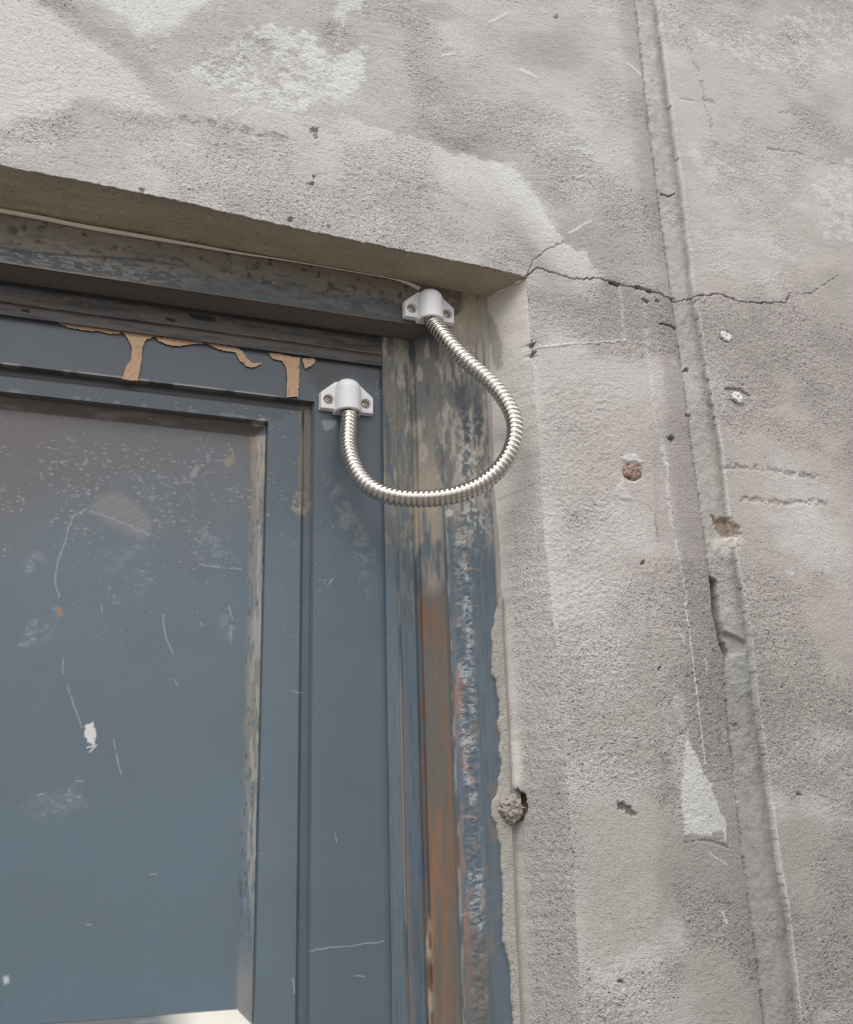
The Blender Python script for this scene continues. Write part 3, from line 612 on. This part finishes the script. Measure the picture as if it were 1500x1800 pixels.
# ---- mortar packed between frame and render
LE = [(858, 1040), (862, 1100), (866, 1180), (877, 1253), (878, 1330), (877, 1382), (865, 1408), (866, 1435), (877, 1462), (880, 1547), (884, 1638), (892, 1680), (896, 1700), (899, 1767), (902, 1800), (935, 2500)]
zz = np.arange(at(880, 1860, FY)[2], at(870, 1045, FY)[2], .0007); t = np.linspace(0, 1, 26)
le = np.array([at(a, b, .034) for a, b in LE]); lx = np.interp(zz, le[::-1, 2], le[::-1, 0]) + (fbm(zz * 1000 / 9, zz * 0, 4, 44) - .5) * .0050
rx = sea_x(zz) + .0016; taper = ss(zz[-1], zz[-1] - .03, zz); lx = rx - .002 - (rx - .002 - lx) * taper; lx = np.minimum(lx, rx - .001)
X = lx[:, None] + (rx - lx)[:, None] * t; Z = np.tile(zz[:, None], (1, 26)); Y = np.full_like(X, .0335)
s = Skin(X, Y, Z, srgb(176, 172, 164)); s.m[:, 2] = .6
tt = np.tile(t, len(zz)); s.h = .0022 * np.sin(np.clip(tt, 0, 1) * 2.1) ** .35 + (fbm(s.u / 6, s.v / 9, 3, 45) - .5) * .0009 * np.sin(np.pi * tt) - .003 * (tt == 0) - .003 * ss(.86, 1, tt)
s.col *= (1 + (fbm(s.u / 6, s.v / 9, 3, 46) - .5) * .2)[:, None]
P = np.stack([X, Y - s.h.reshape(X.shape), Z], -1)
mo = weld_mesh('mortar_fillet', [(P, s.col, s.m, False, 0)], [M_CON], wall); mo['label'] = 'ragged bead of paler mortar lapping onto the steel jamb'

# ================================================================== DOOR LEAF
door = empty('door_1', (0, 0, 0)); tag(door, 'slate blue painted metal door leaf with a recessed panel, dusty towards the top', 'door', kind='structure')
SB = [428, 452, 454, 457, 523, 528, 541, 548]; TB = [747, 724, 721, 718, 690, 687, 676, 669]
DB = [.0690, .0645, .0650, .0600, .0600, .0640, .0640, .0578]; LY = .0578
SXR = np.array([at(a, 1400, d)[0] for a, d in zip(SB, DB)]); SZT = np.array([at(250, b, d)[2] for b, d in zip(TB, DB)])
z0 = at(405, 1776, .069)[2]; SZB = z0 - (SXR - SXR[0])
XD = KX[0] - .0012; ZD = KZ[0] - .0010
def gridl(lo, hi, far, brk, step=.00062):
    a = np.r_[np.arange(lo, hi, step), np.array(brk), hi]; a = a[(a >= lo) & (a <= hi)]; a = np.unique(np.round(a, 6))
    b = np.array(brk); keep = np.array([(np.min(np.abs(b - q)) > step * .4) or (np.min(np.abs(b - q)) < 2e-6) for q in a]); keep[[0, -1]] = True
    a = a[keep]; return np.r_[spread(0, lo, far, 16)[::-1], a]
cx = gridl(xv0 - .01, XD, -.955, SXR.round(6)); cz = gridl(zv0 - .02, ZD, .01, np.r_[SZT, SZB].round(6))
XLp = -.955 + (XD - SXR[0]) ; SXL = XLp - (SXR - SXR[0])
X, Z = np.meshgrid(cx, cz)
idx = np.arange(8.)
sR_ = np.interp(X, SXR, idx, left=-1, right=7); sT = np.interp(Z, SZT, idx, left=-1, right=7); sB = np.interp(-Z, -SZB, idx, left=-1, right=7); sLf = np.interp(-X, -SXL, idx, left=-1, right=7)
S = np.maximum(np.maximum(sR_, sT), np.maximum(sB, sLf)); Y = np.interp(S, np.r_[-1, idx], np.r_[DB[0], DB])
s = Skin(X, Y, Z, srgb(104, 118, 128)); al = np.arange(s.px.size); px, py, u, v = s.px, s.py, s.u, s.v; Sf = S.ravel(); sr = sR_.ravel(); stp = sT.ravel()
s.m[:, 1] = .30; s.m[:, 2] = .10
s.col *= (1 + (fbm(u / 60, v / 40, 4, 5) - .5) * .16)[:, None]
s.mix(al, srgb(84, 95, 106), ss(430, 620, px) * .55); s.mix(al, srgb(84, 88, 94), ss(1050, 760, py) * (Sf > 0) * .6)
dust = ss(1080, 740, py + .10 * px + 170 * (fbm(u / 40, v / 26, 4, 7) - .5)) * ss(3.1, 2.9, Sf)
s.mix(al, srgb(118, 109, 106), dust * .8); s.m[:, 1] = np.maximum(s.m[:, 1], .30 + dust * .35); s.m[:, 2] = np.maximum(s.m[:, 2], dust * .35)
rail = (stp > 6.5) * ss(540, 500, px); s.mix(al, srgb(88, 90, 96), ss(6.5, 7, stp) * ss(640, 560, px) * .7)
s.mix(al, srgb(96, 86, 78), ss(2.6, 3, stp) * ss(7.0, 6, stp) * .0)
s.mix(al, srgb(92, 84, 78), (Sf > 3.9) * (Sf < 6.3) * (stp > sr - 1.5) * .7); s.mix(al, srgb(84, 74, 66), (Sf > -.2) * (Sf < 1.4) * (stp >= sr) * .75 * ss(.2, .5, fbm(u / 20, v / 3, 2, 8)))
s.m[:, 0] = ss(1080, 900, py + 80 * (fbm(u / 25, v / 25, 3, 9) - .5)) * ss(720, 800, py) * (sr < 0) * (.45 + .75 * ss(.45, .6, fbm(u / 18, v / 18, 2, 10)))
s.m[:, 0] = np.maximum(s.m[:, 0] * 1.25, .55 * (py > 700) * ss(1250, 1100, py)); s.m[:, 0] = np.maximum(s.m[:, 0], .34)
s.m[:, 0] *= ss(680, 560, px) * .7 + .3
# dirt trapped on the vertical bevel and groove
k = (sr > -.75) * (sr < 1.0) * (stp < .3) * (sr >= stp); k = ss(-.0, .5, np.where(sr < 0, 0, 1.) ) * 0 + ss(SXR[0] * 1000 - 3.2, SXR[0] * 1000 + 1, u) * (sr < 1.05) * (stp < 0)
fr = ss(1560, 1380, py) * ss(.30, .52, fbm(u / 3, v / 14, 4, 11) + .12 * ss(900, 780, py)); s.mix(al, srgb(142, 135, 124), k * fr * .72)
s.mix(al, srgb(164, 152, 130), k * ss(870, 800, py) * ss(.3, .5, fbm(u / 2, v / 7, 3, 12)) * .7); s.mix(al, srgb(60, 56, 52), k * ss(.62, .72, fbm(u / 1.2, v / 6, 3, 13)) * .5); s.mix(al, srgb(176, 172, 164), k * ss(SXR[0] * 1000 + .5, SXR[0] * 1000 + 5, u) * ss(.45, .6, fbm(u / 1.5, v / 16, 3, 23)) * ss(1700, 1500, py) * .6)
s.mix(al, srgb(146, 142, 138), k * ss(1640, 1740, py) * .7)
k2 = (sr > 3.9) * (sr < 6.6) * (stp < 6); s.mix(al, srgb(122, 112, 96), k2 * ss(1000, 860, py) * ss(.35, .55, fbm(u / 3, v / 20, 3, 14)) * .8)
s.mix(al, srgb(186, 170, 140), k2 * ss(900, 860, py) * ss(3.9, 4.3, sr) * ss(5, 4.4, sr) * ss(750, 770, py) * .8)
s.blob([(520, 865), (536, 862), (545, 885), (535, 905), (515, 895)], srgb(170, 156, 132), .7, fe=8, wob=6, cut=.4)
s.mix(al, srgb(150, 142, 130), (Sf > 6.6) * (Sf < 7) * (stp > sr) * ss(.4, .6, fbm(u / 10, v / 2, 3, 15)) * .6)
s.mix(al, srgb(172, 168, 160), np.exp(-((v - SZT[7] * 1000 - .5) / .7) ** 2) * (px < 540) * ss(.40, .55, fbm(u / 14, v * 0, 3, 35)) * .75); s.mix(al, srgb(150, 152, 150), np.exp(-((stp - 3.2) / .10) ** 2) * (stp > sr) * ss(.50, .6, fbm(u / 8, v * 0, 3, 36)) * .7)
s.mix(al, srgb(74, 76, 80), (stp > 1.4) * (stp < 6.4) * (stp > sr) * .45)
s.mix(al, srgb(120, 132, 142), (sr > 6.4) * (sr < 7) * .5)  # highlight along the stile ridge, put into the colour
# pale scuffs, scratches and wipes on the panel
SC = srgb(168, 172, 174)
s.blob([(150, 900), (165, 880), (190, 865), (215, 868), (245, 885), (262, 910), (268, 940), (250, 950), (215, 935), (180, 915)], srgb(146, 142, 141), .42, fe=14, wob=5)
i = s.sel([(150, 865), (270, 950)], 5); s.mix(i, srgb(150, 147, 145), .35 * ss(.5, .64, fbm((u[i] + v[i] * 1.6) / 30, (v[i] - u[i] * .55 - 0) / 1.1, 2, 66)) * (poly_d(px[i], py[i], [(160, 885), (215, 868), (262, 910), (268, 940), (215, 935)]) > 0))
s.stroke([(152, 895), (130, 905), (120, 930), (112, 960), (100, 995), (97, 1025), (104, 1050)], 2.0, SC, .55, wob=3, brk=.25)
s.stroke([(160, 900), (200, 912), (262, 940)], 2, SC, .5, wob=3)
for p, a_, c_ in (([(85, 1060), (105, 1070), (96, 1110), (60, 1135), (38, 1140), (48, 1095)], .7, .48), ([(40, 980), (75, 960), (85, 990), (50, 1010)], .5, .52),
                  ([(350, 930), (400, 950), (420, 985), (380, 1000), (350, 980)], .6, .52), ([(385, 1090), (410, 1060), (415, 1110), (400, 1140)], .6, .52),
                  ([(170, 970), (260, 950), (280, 1040), (200, 1060)], .4, .55), ([(20, 1400), (140, 1370), (150, 1420), (60, 1440)], .35, .5)):
    s.blob(p, SC, a_ * .38, fe=16, wob=10, cut=c_, speck=1.9)
s.blob([(150, 1275), (163, 1270), (169, 1292), (166, 1310), (154, 1305), (149, 1290)], srgb(226, 224, 220), .95, fe=3, wob=3, sc_=2)
s.stroke([(154, 1314), (170, 1310), (158, 1322)], 2, srgb(216, 216, 214), .8, wob=2, sc_=2)
for p in ([(111, 1160), (110, 1185)], [(118, 1205), (128, 1235), (145, 1280)], [(285, 1080), (292, 1120), (305, 1150)], [(308, 1194), (313, 1206)], [(200, 1300), (207, 1340), (214, 1360)],
          [(350, 992), (395, 998), (425, 1000)], [(133, 1372), (146, 1374)], [(402, 1065), (410, 1090), (404, 1130)], [(178, 1062), (180, 1076)], [(265, 1536), (276, 1536)], [(152, 1625), (160, 1624)], [(352, 1095), (356, 1102)],
          [(590, 1465), (591, 1480)], [(515, 1720), (518, 1745)], [(625, 1715), (640, 1716)], [(514, 1215), (532, 1218)], [(575, 1030), (588, 1015)], [(545, 1670), (620, 1662), (675, 1654)]):
    s.stroke(p, 1.3, srgb(186, 190, 192), .55, wob=1.6, brk=.3)
s.blob([(6, 1718), (14, 1716), (16, 1726), (8, 1730)], srgb(220, 224, 226), .8, fe=8, wob=1)
s.blob([(98, 1072), (106, 1068), (108, 1082), (100, 1084)], srgb(176, 128, 92), .9, fe=4, wob=3)
s.blob([(335, 828), (345, 816), (352, 820), (345, 838), (334, 840)], srgb(150, 148, 144), .8, fe=5, wob=2)
s.blob([(394, 806), (408, 800), (414, 812), (402, 822), (392, 816)], srgb(146, 142, 118), .8, fe=5, wob=3)
s.blob([(440, 742), (464, 734), (466, 748), (446, 750)], srgb(160, 158, 150), .8, fe=4, wob=4, sc_=3)
s.blob([(566, 742), (578, 738), (590, 740), (588, 752), (574, 758)], srgb(150, 156, 160), .65, fe=5, wob=5, sc_=2)
s.blob([(560, 820), (600, 860), (660, 960), (650, 1050), (620, 980), (590, 900)], srgb(130, 136, 140), .6, fe=20, wob=10, cut=.54)
s.blob([(530, 640), (560, 600), (680, 620), (680, 690), (655, 680), (620, 655), (560, 690)], srgb(66, 62, 60), .6, fe=14, wob=6)
s.mix(al, srgb(150, 146, 138), ss(650, 668, px) * (py < 700) * ss(.62, .70, fbm(u / 1.2, v / 1.2, 3, 16)) * .8)
# lower ledge of the panel, near white towards the right
s.mix(al, srgb(232, 226, 214), (Z.ravel() < z0 + .0005) * (Z.ravel() > SZB[3] - .001) * (sr <= sB.ravel()) * ss(260, 360, px) * .92)
s.h += (fbm(u / 50, v / 90, 3, 17) - .5) * .0012 * ss(3, 1, np.abs(Sf - 0) * .01)
gx, gz = np.meshgrid(.5 * (cx[1:] + cx[:-1]), .5 * (cz[1:] + cz[:-1]))
P = np.stack([X, Y - s.h.reshape(X.shape), Z], -1)
# cut into panel / moulding / rails by the profile lines
C3 = s.col.reshape(X.shape + (3,)); M4 = s.m.reshape(X.shape + (4,))
ixs = [0] + [int(np.argmin(np.abs(cx - q))) for q in (SXL[7], SXL[0])] + [int(np.argmin(np.abs(cx - q))) for q in (SXR[0], SXR[7])] + [len(cx) - 1]
izs = [0] + [int(np.argmin(np.abs(cz - q))) for q in (SZB[7], SZB[0], SZT[0], SZT[7])] + [len(cz) - 1]
def piece(i0, i1, j0, j1):
    a, b, c, d = izs[j0], izs[j1] + 1, ixs[i0], ixs[i1] + 1
    return (P[a:b, c:d], C3[a:b, c:d].reshape(-1, 3), M4[a:b, c:d].reshape(-1, 4), False, 0)
o = weld_mesh('panel', [piece(2, 3, 2, 3)], [M_PAINT], door, 25); o['label'] = 'flat recessed panel with dried droplets, scuffs and scratches'
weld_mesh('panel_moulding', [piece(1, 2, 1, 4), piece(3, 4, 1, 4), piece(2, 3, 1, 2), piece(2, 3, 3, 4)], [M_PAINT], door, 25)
def with_edge(pc, side):
    Pp = pc[0]; r, c = Pp.shape[:2]
    if side == 'r': e0 = Pp[:, -1]; e1 = e0.copy(); e1[:, 1] += .035; g = np.stack([e0, e1], 1); cc = pc[1].reshape(r, c, 3)[:, -1]; mm = pc[2].reshape(r, c, 4)[:, -1]; cc = np.stack([cc, cc], 1); mm = np.stack([mm, mm], 1)
    else: e0 = Pp[-1]; e1 = e0.copy(); e1[:, 1] += .035; g = np.stack([e0, e1]); cc = pc[1].reshape(r, c, 3)[-1]; mm = pc[2].reshape(r, c, 4)[-1]; cc = np.stack([cc, cc]); mm = np.stack([mm, mm])
    return (g, cc.reshape(-1, 3), mm.reshape(-1, 4), False, 0)
pr = piece(4, 5, 0, 5); weld_mesh('stile', [pr, with_edge(pr, 'r')], [M_PAINT], door, 25)
weld_mesh('stile', [piece(0, 1, 0, 5)], [M_PAINT], door, 25)
pt = piece(1, 4, 4, 5); weld_mesh('top_rail', [pt, with_edge(pt, 't')], [M_PAINT], door, 25)
weld_mesh('bottom_rail', [piece(1, 4, 0, 1)], [M_PAINT], door, 25)

# ---- tan filler that squeezed out under the head and ran down the leaf
def drip(pts, label, th=.0011):
    P2 = []
    for k in range(len(pts)):
        a, b = pts[k], pts[(k + 1) % len(pts)]; n = max(1, int(math.hypot(b[0] - a[0], b[1] - a[1]) / 3))
        for j in range(n):
            q = j / n; x, y = a[0] + (b[0] - a[0]) * q, a[1] + (b[1] - a[1]) * q
            P2.append((x + random.uniform(-.9, .9), y + random.uniform(-.9, .9)))
    bm = bmesh.new(); c = [at(x, y, LY - .0001) for x, y in P2]
    vs = [bm.verts.new(p) for p in c]; f = bm.faces.new(vs); f.normal_update()
    if f.normal.y > 0: f.normal_flip()
    r = bmesh.ops.inset_region(bm, faces=[f], thickness=.0006, depth=0)
    for v in f.verts: v.co.y -= th
    bmesh.ops.triangulate(bm, faces=bm.faces[:])
    o = obj('filler_run', bm, M_FILL, door, True, None); o['label'] = label; return o
drip([(103, 569), (130, 572), (175, 578), (218, 583), (207, 588), (190, 588), (175, 584), (150, 582), (120, 577)], 'thin tan filler smear under the head at far left')
drip([(214, 584), (246, 587), (275, 592), (256, 599), (250, 612), (248, 640), (242, 670), (214, 668), (219, 652), (230, 630), (232, 612), (224, 596)], 'tan filler run dripping down the top rail')
drip([(272, 592), (300, 595), (340, 600), (362, 605), (334, 606), (312, 610), (292, 606), (278, 600)], 'tan filler smear between the two runs')
drip([(362, 604), (390, 608), (412, 611), (426, 618), (434, 630), (446, 640), (462, 638), (448, 647), (434, 646), (421, 635), (414, 621), (395, 618), (376, 612)], 'curling tan filler smear')
drip([(470, 622), (490, 622), (502, 626), (528, 630), (525, 640), (526, 670), (523, 699), (503, 699), (505, 670), (503, 650), (496, 636), (480, 632)], 'short straight tan filler run near the corner')
drip([(531, 631), (550, 630), (555, 635), (546, 645), (536, 649), (533, 640)], 'small tan filler flake beside the run')

# ================================================================== DOOR LOOP
MM = .001
loop = empty('door_loop', tuple(at(608, 701, LY)))
tag(loop, 'shiny corrugated metal cable loop between two white plastic end brackets, bridging door and frame', 'door loop')
LO = Vector(loop.location)

def bracket_bm():
    bm = bmesh.new()
    out_ = [(-18, -10.6), (18, -10.6), (18, 1.0), (8.2, 9.6), (-8.2, 9.6), (-18, 1.0)]
    T = 4.0
    f = [bm.verts.new((x, 0, z)) for x, z in out_]; g_ = [bm.verts.new((x * .955, -T, z * .955 + .1)) for x, z in out_]
    n = len(out_)
    bm.faces.new(f); bm.faces.new(g_[::-1])
    for k in range(n): bm.faces.new((f[k], g_[k], g_[(k + 1) % n], f[(k + 1) % n])[::-1])
    bmesh.ops.recalc_face_normals(bm, faces=bm.faces[:])
    bmesh.ops.bevel(bm, geom=[e for e in bm.edges], offset=.55, segments=3, profile=.6, affect='EDGES')
    for v in bm.verts: v.co *= MM
    return bm

def dome_bm():
    bm = bmesh.new(); rings = []
    R = 8.3; base = 5.4
    zs = [-12.2, -12.2, -12.0, -11.6, -11.0] + list(np.linspace(-10, 3.5, 10)) + [3.5 + 8.2 * math.sin(a) for a in np.linspace(.12, math.pi / 2 - .02, 14)]
    for n, z in enumerate(zs):
        q = 1.0
        if z > 3.5: q = math.sqrt(max(0, 1 - ((z - 3.5) / 8.2) ** 2)); q = max(q, .03)
        if n == 0: q0 = .80
        elif n == 1: q0 = .93
        elif n == 2: q0 = .975
        else: q0 = 1
        r = R * q * q0 * (1 + .012 * (3.5 - z) / 10); b = base * (.35 + .65 * q)
        ring = [(r * 1.06, .0), (r * 1.04, -b * .5)] + [(r * math.cos(a), -b - r * math.sin(a)) for a in np.linspace(0, math.pi, 22)] + [(-r * 1.04, -b * .5), (-r * 1.06, .0)]
        rings.append([bm.verts.new((x * MM, y * MM, z * MM)) for x, y in ring])
    for a, b in zip(rings[:-1], rings[1:]):
        for k in range(len(a) - 1): bm.faces.new((a[k], a[k + 1], b[k + 1], b[k]))
        bm.faces.new((a[-1], a[0], b[0], b[-1]))
    bm.faces.new(rings[-1]); 
    # recessed mouth round the hose
    lip = rings[0]; inner = [bm.verts.new((v.co.x * .96, v.co.y * .96 - .0003, v.co.z + .004)) for v in lip]
    for k in range(len(lip)): bm.faces.new((lip[k], inner[k], inner[(k + 1) % len(lip)], lip[(k + 1) % len(lip)]))
    bm.faces.new(inner)
    bmesh.ops.recalc_face_normals(bm, faces=bm.faces[:]); return bm

def cone(r1, r2, y1, y2, n=40):
    bm = bmesh.new(); a = [bm.verts.new((r1 * math.cos(t) * MM, y1 * MM, r1 * math.sin(t) * MM)) for t in np.linspace(0, 2 * math.pi, n, False)]
    b = [bm.verts.new((r2 * math.cos(t) * MM, y2 * MM, r2 * math.sin(t) * MM)) for t in np.linspace(0, 2 * math.pi, n, False)]
    for k in range(n): bm.faces.new((a[k], a[(k + 1) % n], b[(k + 1) % n], b[k]))
    bm.faces.new(a); bm.faces.new(b); bmesh.ops.recalc_face_normals(bm, faces=bm.faces[:]); return bm

def screw_bm():
    bm = bmesh.new(); prof = [(0.02, -2.9), (1.2, -2.88), (2.2, -2.6), (2.7, -2.2), (2.85, -1.6), (2.4, -1.0), (.02, -1.0)]; n = 32; rings = []
    for r, y in prof: rings.append([bm.verts.new((r * math.cos(t) * MM, y * MM, r * math.sin(t) * MM)) for t in np.linspace(0, 2 * math.pi, n, False)])
    for a, b in zip(rings[:-1], rings[1:]):
        for k in range(n): bm.faces.new((a[k], a[(k + 1) % n], b[(k + 1) % n], b[k]))
    bm.faces.new(rings[0]); bm.faces.new(rings[-1]); bmesh.ops.recalc_face_normals(bm, faces=bm.faces[:]); return bm

def make_bracket(wpos, label, screw_rot):
    o = obj('end_bracket', bracket_bm(), M_WHITE, loop, True, 40); o['label'] = label
    for x in (-12.3, 12.3):
        c = obj('cutter', cone(3.75, 2.9, -5.2, -1.2), M_WHITE, None, False); c.location = (x * MM, -.0000, -3.6 * MM); o.parent = None; boolean(o, c)
    o.parent = loop; o.location = Vector(wpos) - LO; o.scale = (1.16,) * 3
    o.data.polygons.foreach_set('use_smooth', [True] * len(o.data.polygons)); o.data.set_sharp_from_angle(angle=math.radians(28))
    d = obj('cable_hood', dome_bm(), M_WHITE, o, True, 50)
    for x, ra in zip((-12.3, 12.3), screw_rot):
        s_ = obj('screw', screw_bm(), M_SCREW, None, True, 30)
        for q in (0, math.pi / 2):
            b = bmesh.new(); bmesh.ops.create_cube(b, size=1, matrix=Matrix.Rotation(q + ra, 4, 'Y') @ Matrix.Translation((0, -2.9 * MM, 0)) @ Matrix.Diagonal((3.4 * MM, 1.5 * MM, .75 * MM, 1)))
            c = obj('cutter', b, M_SCREW, None, False); boolean(s_, c)
        s_.parent = o; s_.location = (x * MM, .0004, -3.6 * MM); s_['label'] = 'steel cross-head screw'
    return o
b1 = make_bracket(at(608, 701, LY), 'white plastic end bracket on the door leaf', (.5, .9))
b2 = make_bracket(at(752, 543, .0345), 'white plastic end bracket on the frame head', (.2, .4))

# hose
W1 = at(608, 701, LY); W2 = at(752, 543, .0345)
path = [W1 + np.array([.0004, -.0074, -.004]), W1 + np.array([.0006, -.0074, -.0145])]
for x, y, d in ((613, 752, .0470), (612, 782, .0415), (619, 812, .034), (634, 840, .027), (658, 861, .020), (692, 873, .014), (735, 877, .008), (785, 873, .003), (832, 859, -.001),
                (870, 833, -.005), (895, 800, -.008), (906, 762, -.009), (901, 728, -.007), (884, 697, -.003), (858, 668, .002), (826, 640, .007), (798, 612, .013), (776, 585, .020)):
    path.append(at(x, y, d))
path += [W2 + np.array([.0006, -.0074, -.0145]), W2 + np.array([0, -.0072, -.004])]
path = np.array(path)
def catmull(P, n=40):
    Q = np.vstack([2 * P[0] - P[1], P, 2 * P[-1] - P[-2]]); o = []
    for k in range(1, len(Q) - 2):
        for t in np.linspace(0, 1, n, endpoint=False):
            o.append(.5 * ((2 * Q[k]) + (-Q[k - 1] + Q[k + 1]) * t + (2 * Q[k - 1] - 5 * Q[k] + 4 * Q[k + 1] - Q[k + 2]) * t * t + (-Q[k - 1] + 3 * Q[k] - 3 * Q[k + 1] + Q[k + 2]) * t ** 3))
    return np.array(o + [Q[-2]])
def resample(C, step):
    L = np.r_[0, np.cumsum(np.linalg.norm(np.diff(C, axis=0), axis=1))]; n = int(L[-1] / step); q = np.linspace(0, L[-1], n)
    return np.stack([np.interp(q, L, C[:, k]) for k in range(3)], 1), q
def smooth(C, k, it):
    for _ in range(it): D_ = C.copy(); D_[1:-1] = (C[:-2] + C[1:-1] * k + C[2:]) / (k + 2); C = D_
    return C
def frames(C):
    T = np.gradient(C, axis=0); T /= np.linalg.norm(T, axis=1)[:, None]; Nn = np.zeros_like(C); r = np.array([0, -1., 0])
    for k in range(len(C)):
        r = r - T[k] * r.dot(T[k]); r /= np.linalg.norm(r); Nn[k] = r
    return T, Nn, np.cross(T, Nn)
def tube(C, rad, nseg, name, mat, parent):
    T, Nn, B = frames(C); th = np.linspace(0, 2 * math.pi, nseg, endpoint=False)
    R = rad(np.arange(len(C))[:, None], th[None, :])
    V = C[:, None] + R[..., None] * (np.cos(th)[None, :, None] * Nn[:, None] + np.sin(th)[None, :, None] * B[:, None])
    n, m = len(C), nseg; idx = np.arange(n * m).reshape(n, m); nx_ = np.roll(idx, -1, 1)
    q = np.stack([idx[:-1], nx_[:-1], nx_[1:], idx[1:]], -1).reshape(-1, 4)
    me = bpy.data.meshes.new(name); me.from_pydata(V.reshape(-1, 3).tolist(), [], q.tolist() + [idx[0].tolist()[::-1], idx[-1].tolist()]); me.materials.append(mat)
    me.polygons.foreach_set('use_smooth', [True] * len(me.polygons)); me.update()
    ob = bpy.data.objects.new(name, me); sc.collection.objects.link(ob); ob.parent = parent; return ob
C = smooth(catmull(path), 1, 60); C, ql = resample(C, .00022)
PITCH = .0037
def hose_r(i, th):
    ph = (ql[np.asarray(i)] / PITCH + th / (2 * math.pi)) % 1.0
    crest = np.clip(np.minimum(ph / .30, (1 - ph) / .14), 0, 1); crest = crest * crest * (3 - 2 * crest)
    return .00450 + .00150 * crest + .00022 * np.sin(np.pi * ph)
hs = tube(C - np.array(LO), hose_r, 40, 'corrugated_hose', M_STEEL, loop); hs['label'] = 'shiny spiral corrugated steel hose'

# ================================================================== CABLE
cp = np.array([at(x, y, .0335) for x, y in ((-420, 296), (-200, 335), (-20, 367), (60, 381), (150, 399), (250, 416), (340, 431), (420, 445), (500, 457), (600, 474), (680, 488), (715, 497), (738, 508))])
cc, cq = resample(smooth(catmull(cp, 20), 1, 10), .0015); cpx, _ = proj(cc[:, 0], cc[:, 1], cc[:, 2])
cr = np.interp(cpx, [0, 250, 360, 460, 560, 690, 715, 740], [.0017, .0016, .0012, .0008, .0005, .0005, .0014, .0020])
cb = tube(cc, lambda i, th: cr[np.asarray(i)] * np.ones_like(th), 12, 'thin_cable', M_CABLE, None)
tag(cb, 'thin off-white cable running along the joint under the lintel into the upper bracket', 'cable')

# ================================================================== OLD FIXINGS IN THE WALL
def lathe_lump(name, prof, n, mat, loc, jitter, seed, tilt=0, sx=1.0, sz=1.0, rough=1.0):
    rnd = random.Random(seed); bm = bmesh.new(); rings = []
    jr = [1 + rnd.uniform(-jitter, jitter) for _ in range(n)]
    for r, y in prof:
        rings.append([bm.verts.new((r * sx * jr[k] * math.cos(t) * MM, (y + rnd.uniform(-jitter, jitter) * .8) * MM, r * sz * jr[k] * math.sin(t) * MM)) for k, t in enumerate(np.linspace(0, 2 * math.pi, n, False))])
    for a, b in zip(rings[:-1], rings[1:]):
        for k in range(n): bm.faces.new((a[k], a[(k + 1) % n], b[(k + 1) % n], b[k]))
    bm.faces.new(rings[0]); bm.faces.new(rings[-1]); bmesh.ops.recalc_face_normals(bm, faces=bm.faces[:])
    bmesh.ops.rotate(bm, verts=bm.verts, matrix=Matrix.Rotation(tilt, 3, 'Y'))
    bmesh.ops.subdivide_edges(bm, edges=bm.edges[:], cuts=3, use_grid_fill=True)
    for v in bm.verts:
        nz = mnoise.noise_vector(v.co * 520 + Vector((seed, 0, 0))) * .55 + mnoise.noise_vector(v.co * 1300) * .22
        v.co += nz * rough * MM
    o = obj(name, bm, mat, None, True, 50, loc); return o
PP = [(.3, .2), (.6, .1), (.8, -.7), (1.2, -1.0), (3.0, -1.1), (3.7, -.6), (3.9, .6), (3.4, 3.0), (.5, 3.2)]
p1 = lathe_lump('wall_plug', PP, 22, M_PLUG, tuple(at(1277, 591, -.0004)), .12, 3, .5, 1.38, 1.02, .7)
tag(p1, 'oval white plastic wall plug set in the render, higher of the two', 'wall plug', 'white wall plugs right of the chase')
p2 = lathe_lump('wall_plug', PP, 22, M_PLUG, tuple(at(1297, 698, -.0004)), .2, 9, .5, 1.36, 1.15, 1.2)
tag(p2, 'jagged white plastic wall plug below a dark nick, lower of the two', 'wall plug', 'white wall plugs right of the chase')
wp = lathe_lump('wooden_plug', [(.4, -.4), (2.5, -1.0), (5.0, -.9), (6.9, .2), (7.0, 2.5), (5.0, 6.0), (.5, 6.2)], 15, M_WOOD, tuple(at(1112, 830, -.0002)), .2, 5, .6, 1.08, .92, 2.0)
tag(wp, 'reddish brown plug broken off in a hole in the rough render', 'plug')
mp_ = lathe_lump('mortar_plug', [(.4, -5.2), (3.0, -5.0), (5.8, -3.8), (7.6, -1.0), (8.2, 2.5), (7.0, 7.0), (.5, 7.4)], 24, M_MORT, tuple(at(900, 1422, .029)), .11, 8, .2, 1.02, 1.1, 2.6)
tag(mp_, 'round crumbling mortar plug in a hole between jamb and render', 'plug')
